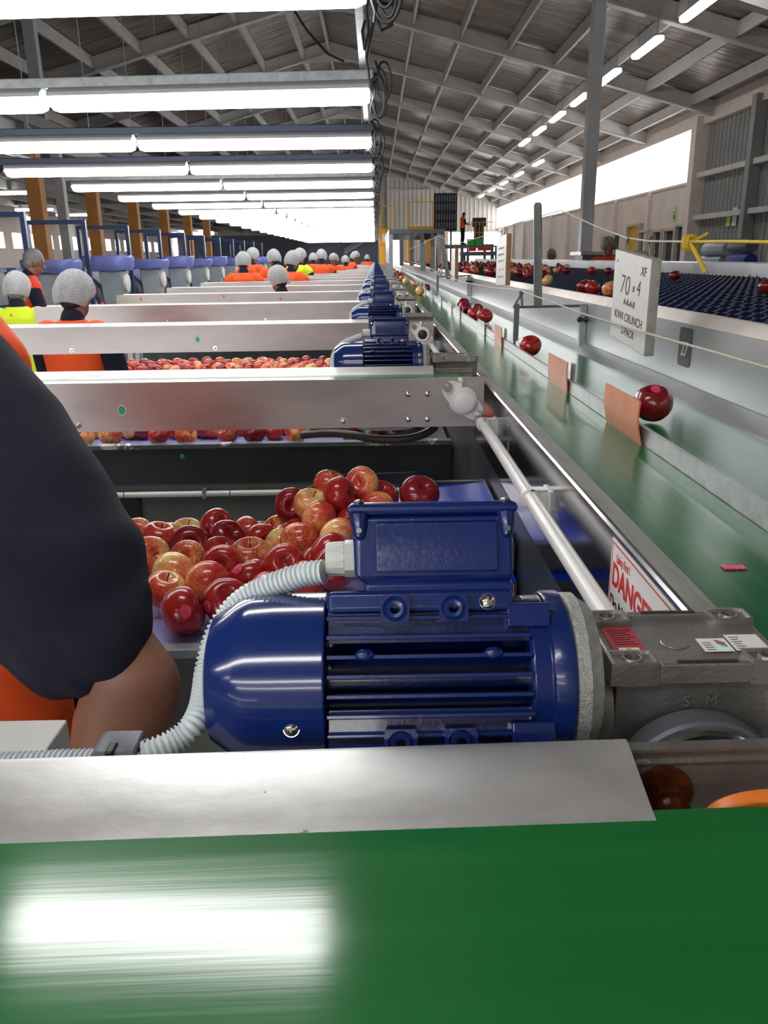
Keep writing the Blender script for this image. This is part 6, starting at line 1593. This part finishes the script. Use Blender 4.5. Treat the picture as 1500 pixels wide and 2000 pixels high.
pat(48, 484, 7.9, 'redshirt', 'grey-haired person in red vest standing behind the bagging heads', yaw=R(-60), net=False, hair='greyhair')
pat(1189, 461, 11.4, 'redshirt', 'grey-haired person in red shirt beyond the sizer, right of the steel post', yaw=R(165), net=False, hair='greyhair', sleeves='redshirt')
pat(1077, 485, 14.5, 'redshirt', 'person in red beyond the sizer, left of the steel post', yaw=R(170), net=False, hair='greyhair')
person(at(903, 478, D_).x, yy, at(903, 415, D_).z, 'orangeshirt', 'worker in orange standing on the raised platform', yaw=R(-70), net=False, z0=pz)
t = thing('parts_bench', (4.6, 12.6, 0), 'pale bench with machine guards beyond the sizer', 'bench')
qa, qb = at(1125, 500, 12.2), at(1190, 491, 12.2)
b = B(); b.box(qa.x, qb.x+0.6, qa.y-0.3, qa.y+0.4, qb.z-0.05, qb.z); b.build('top', 'wallsteel', t, 0)
b = B(); b.box(qa.x+0.05, qb.x+0.55, qa.y-0.2, qa.y+0.3, 0, qb.z-0.05); b.build('cabinet_body', 'machdark', t, 0)

# nearest person: navy sleeve and bare elbow at the left edge
t = thing('person', (-0.62, 1.02, 0), 'person at the left edge in navy sleeve and orange shirt, elbow bent over the conveyor', 'person')
t.name = 'person'
sh_ = at(-150, 790, 1.00); el = at(228, 1285, 0.93); el2 = at(262, 1345, 0.92); wr = at(175, 1560, 0.90)
other = Vector((-0.80, 1.10, sh_.z))
neck = Vector((-0.70, 1.06, CZ+0.01)); hdc = neck + Vector((0.0, 0.05, 0.16))
def build_near():
    b = B(); head(b, hdc, R(-20)); limb(b, [neck - Vector((0,0,0.08)), neck, hdc - Vector((0, 0.02, 0.06))], [0.065, 0.06, 0.055])
    tx, ty_ = -0.66, 1.045
    loftell(b, [(0.80, 0.15, 0.11, tx, ty_), (1.0, 0.15, 0.11, tx, ty_), (1.2, 0.14, 0.10, tx, ty_), (1.38, 0.15, 0.10, tx, ty_), (1.50, 0.12, 0.08, tx, ty_)])
    limb(b, [sh_, el], [0.055, 0.050], 20)
    limb(b, [el, el2, el2.lerp(wr, 0.35), wr], [0.050, 0.0545, 0.052, 0.031], 24)
    hand(b, wr, (wr-el2) + Vector((0.0, 0.10, 0.06)), Vector((0.3, 0.2, 1)), 1)
    o2 = Vector((-0.86, 1.10, 1.42)); e2 = Vector((-0.92, 1.16, 1.12)); w2 = Vector((-0.80, 1.33, 1.03))
    limb(b, [o2, e2, w2], [0.055, 0.045, 0.03]); hand(b, w2, Vector((0.3, 1, -0.2)), Vector((0,0,1)), 1)
    for s in (-1, 1): limb(b, [(tx+s*0.09, ty_, 0.82), (tx+s*0.10, ty_+0.01, 0.45), (tx+s*0.10, ty_, 0.09)], [0.085, 0.06, 0.04]); limb(b, [(tx+s*0.10, ty_-0.02, 0.05), (tx+s*0.10, ty_+0.13, 0.035)], [0.04, 0.03])
    linkmesh('body', remesh(b, 0.006, 5, 0.5), 'skin', t, -wloc(t))
    b = B(); loftell(b, [(0.78, 0.19, 0.14, tx, ty_), (1.0, 0.185, 0.14, tx+0.01, ty_), (1.2, 0.19, 0.135, tx+0.02, ty_), (1.36, 0.185, 0.13, tx+0.01, ty_), (1.45, 0.15, 0.10, tx, ty_), (1.52, 0.085, 0.08, tx, ty_)], 40)
    q1, q2 = at(-62, 655, 1.07), at(-14, 715, 1.05)
    limb(b, [q1, q2, at(-30, 800, 1.03)], [0.050, 0.050, 0.05])
    linkmesh('shirt', remesh(b, 0.009, 5, 0.5), 'orangeshirt', t, -wloc(t))
    b = B(); A0, A1, A2, A3, A4 = sh_, at(-45, 880, 0.99), at(60, 1010, 0.965), at(128, 1135, 0.945), at(158, 1210, 0.935)
    limb(b, [A0, A1, A2, A3, A4], [0.125, 0.113, 0.104, 0.100, 0.082], 32)
    limb(b, [at(243, 1165, 0.93), at(215, 1215, 0.92), at(190, 1255, 0.915)], [0.036, 0.052, 0.062], 20)
    limb(b, [at(30, 1190, 0.94), at(130, 1290, 0.935)], [0.05, 0.045], 20)
    me = remesh(b, 0.0065, 10, 0.6)
    # soft folds running down the sleeve
    ax = (A4-A0).normalized()
    for v_ in me.vertices:
        p = v_.co; tt_ = (p-A0).dot(ax); c_ = (p-A0) - ax*tt_
        ang = math.atan2(c_.z, c_.x)
        f = 0.004*math.sin(ang*3 + tt_*9) + 0.004*noise.noise(Vector((ang*1.5, tt_*12, 0))) + 0.0055*math.exp(-((tt_-0.26-0.05*math.sin(ang*2))/0.025)**2) 
        v_.co = p + v_.normal*f
    linkmesh('sleeve', me, 'navycloth', t, -wloc(t))
    b = B(); limb(b, [(-0.86, 1.10, 1.42), (-0.91, 1.14, 1.2)], [0.085, 0.075]); linkmesh('far_sleeve', remesh(b, 0.01, 4, 0.5), 'navycloth', t, -wloc(t))
    b = B(); loftell(b, [(0.70, 0.18, 0.13, tx, ty_), (0.90, 0.18, 0.13, tx, ty_)])
    for s in (-1, 1): limb(b, [(tx+s*0.09, ty_, 0.80), (tx+s*0.10, ty_+0.01, 0.45), (tx+s*0.10, ty_, 0.12)], [0.10, 0.08, 0.066])
    linkmesh('trousers', remesh(b, 0.014, 4, 0.5), 'navycloth', t, -wloc(t))
    b = B()
    for s in (-1, 1): limb(b, [(tx+s*0.10, ty_, 0.14), (tx+s*0.10, ty_-0.01, 0.06)], [0.055, 0.052]); limb(b, [(tx+s*0.10, ty_-0.02, 0.052), (tx+s*0.11, ty_+0.15, 0.042)], [0.052, 0.042])
    me = remesh(b, 0.014, 3, 0.5)
    for v_ in me.vertices: v_.co.z = max(v_.co.z, 0.0)
    linkmesh('boots', me, 'boot', t, -wloc(t))
    m_ = HM['hairnet'].copy(); hh = Matrix.Translation(hdc) @ Matrix.Translation(-Vector((0, 0.075, 1.585))); m_.transform(hh); linkmesh('hairnet', m_, 'hairnet', t, -wloc(t))
    m_ = HM['hair'].copy(); m_.transform(hh); linkmesh('hair', m_, 'hair', t, -wloc(t))
build_near()

for o in COL.objects:
    if '_w' in o: del o['_w']
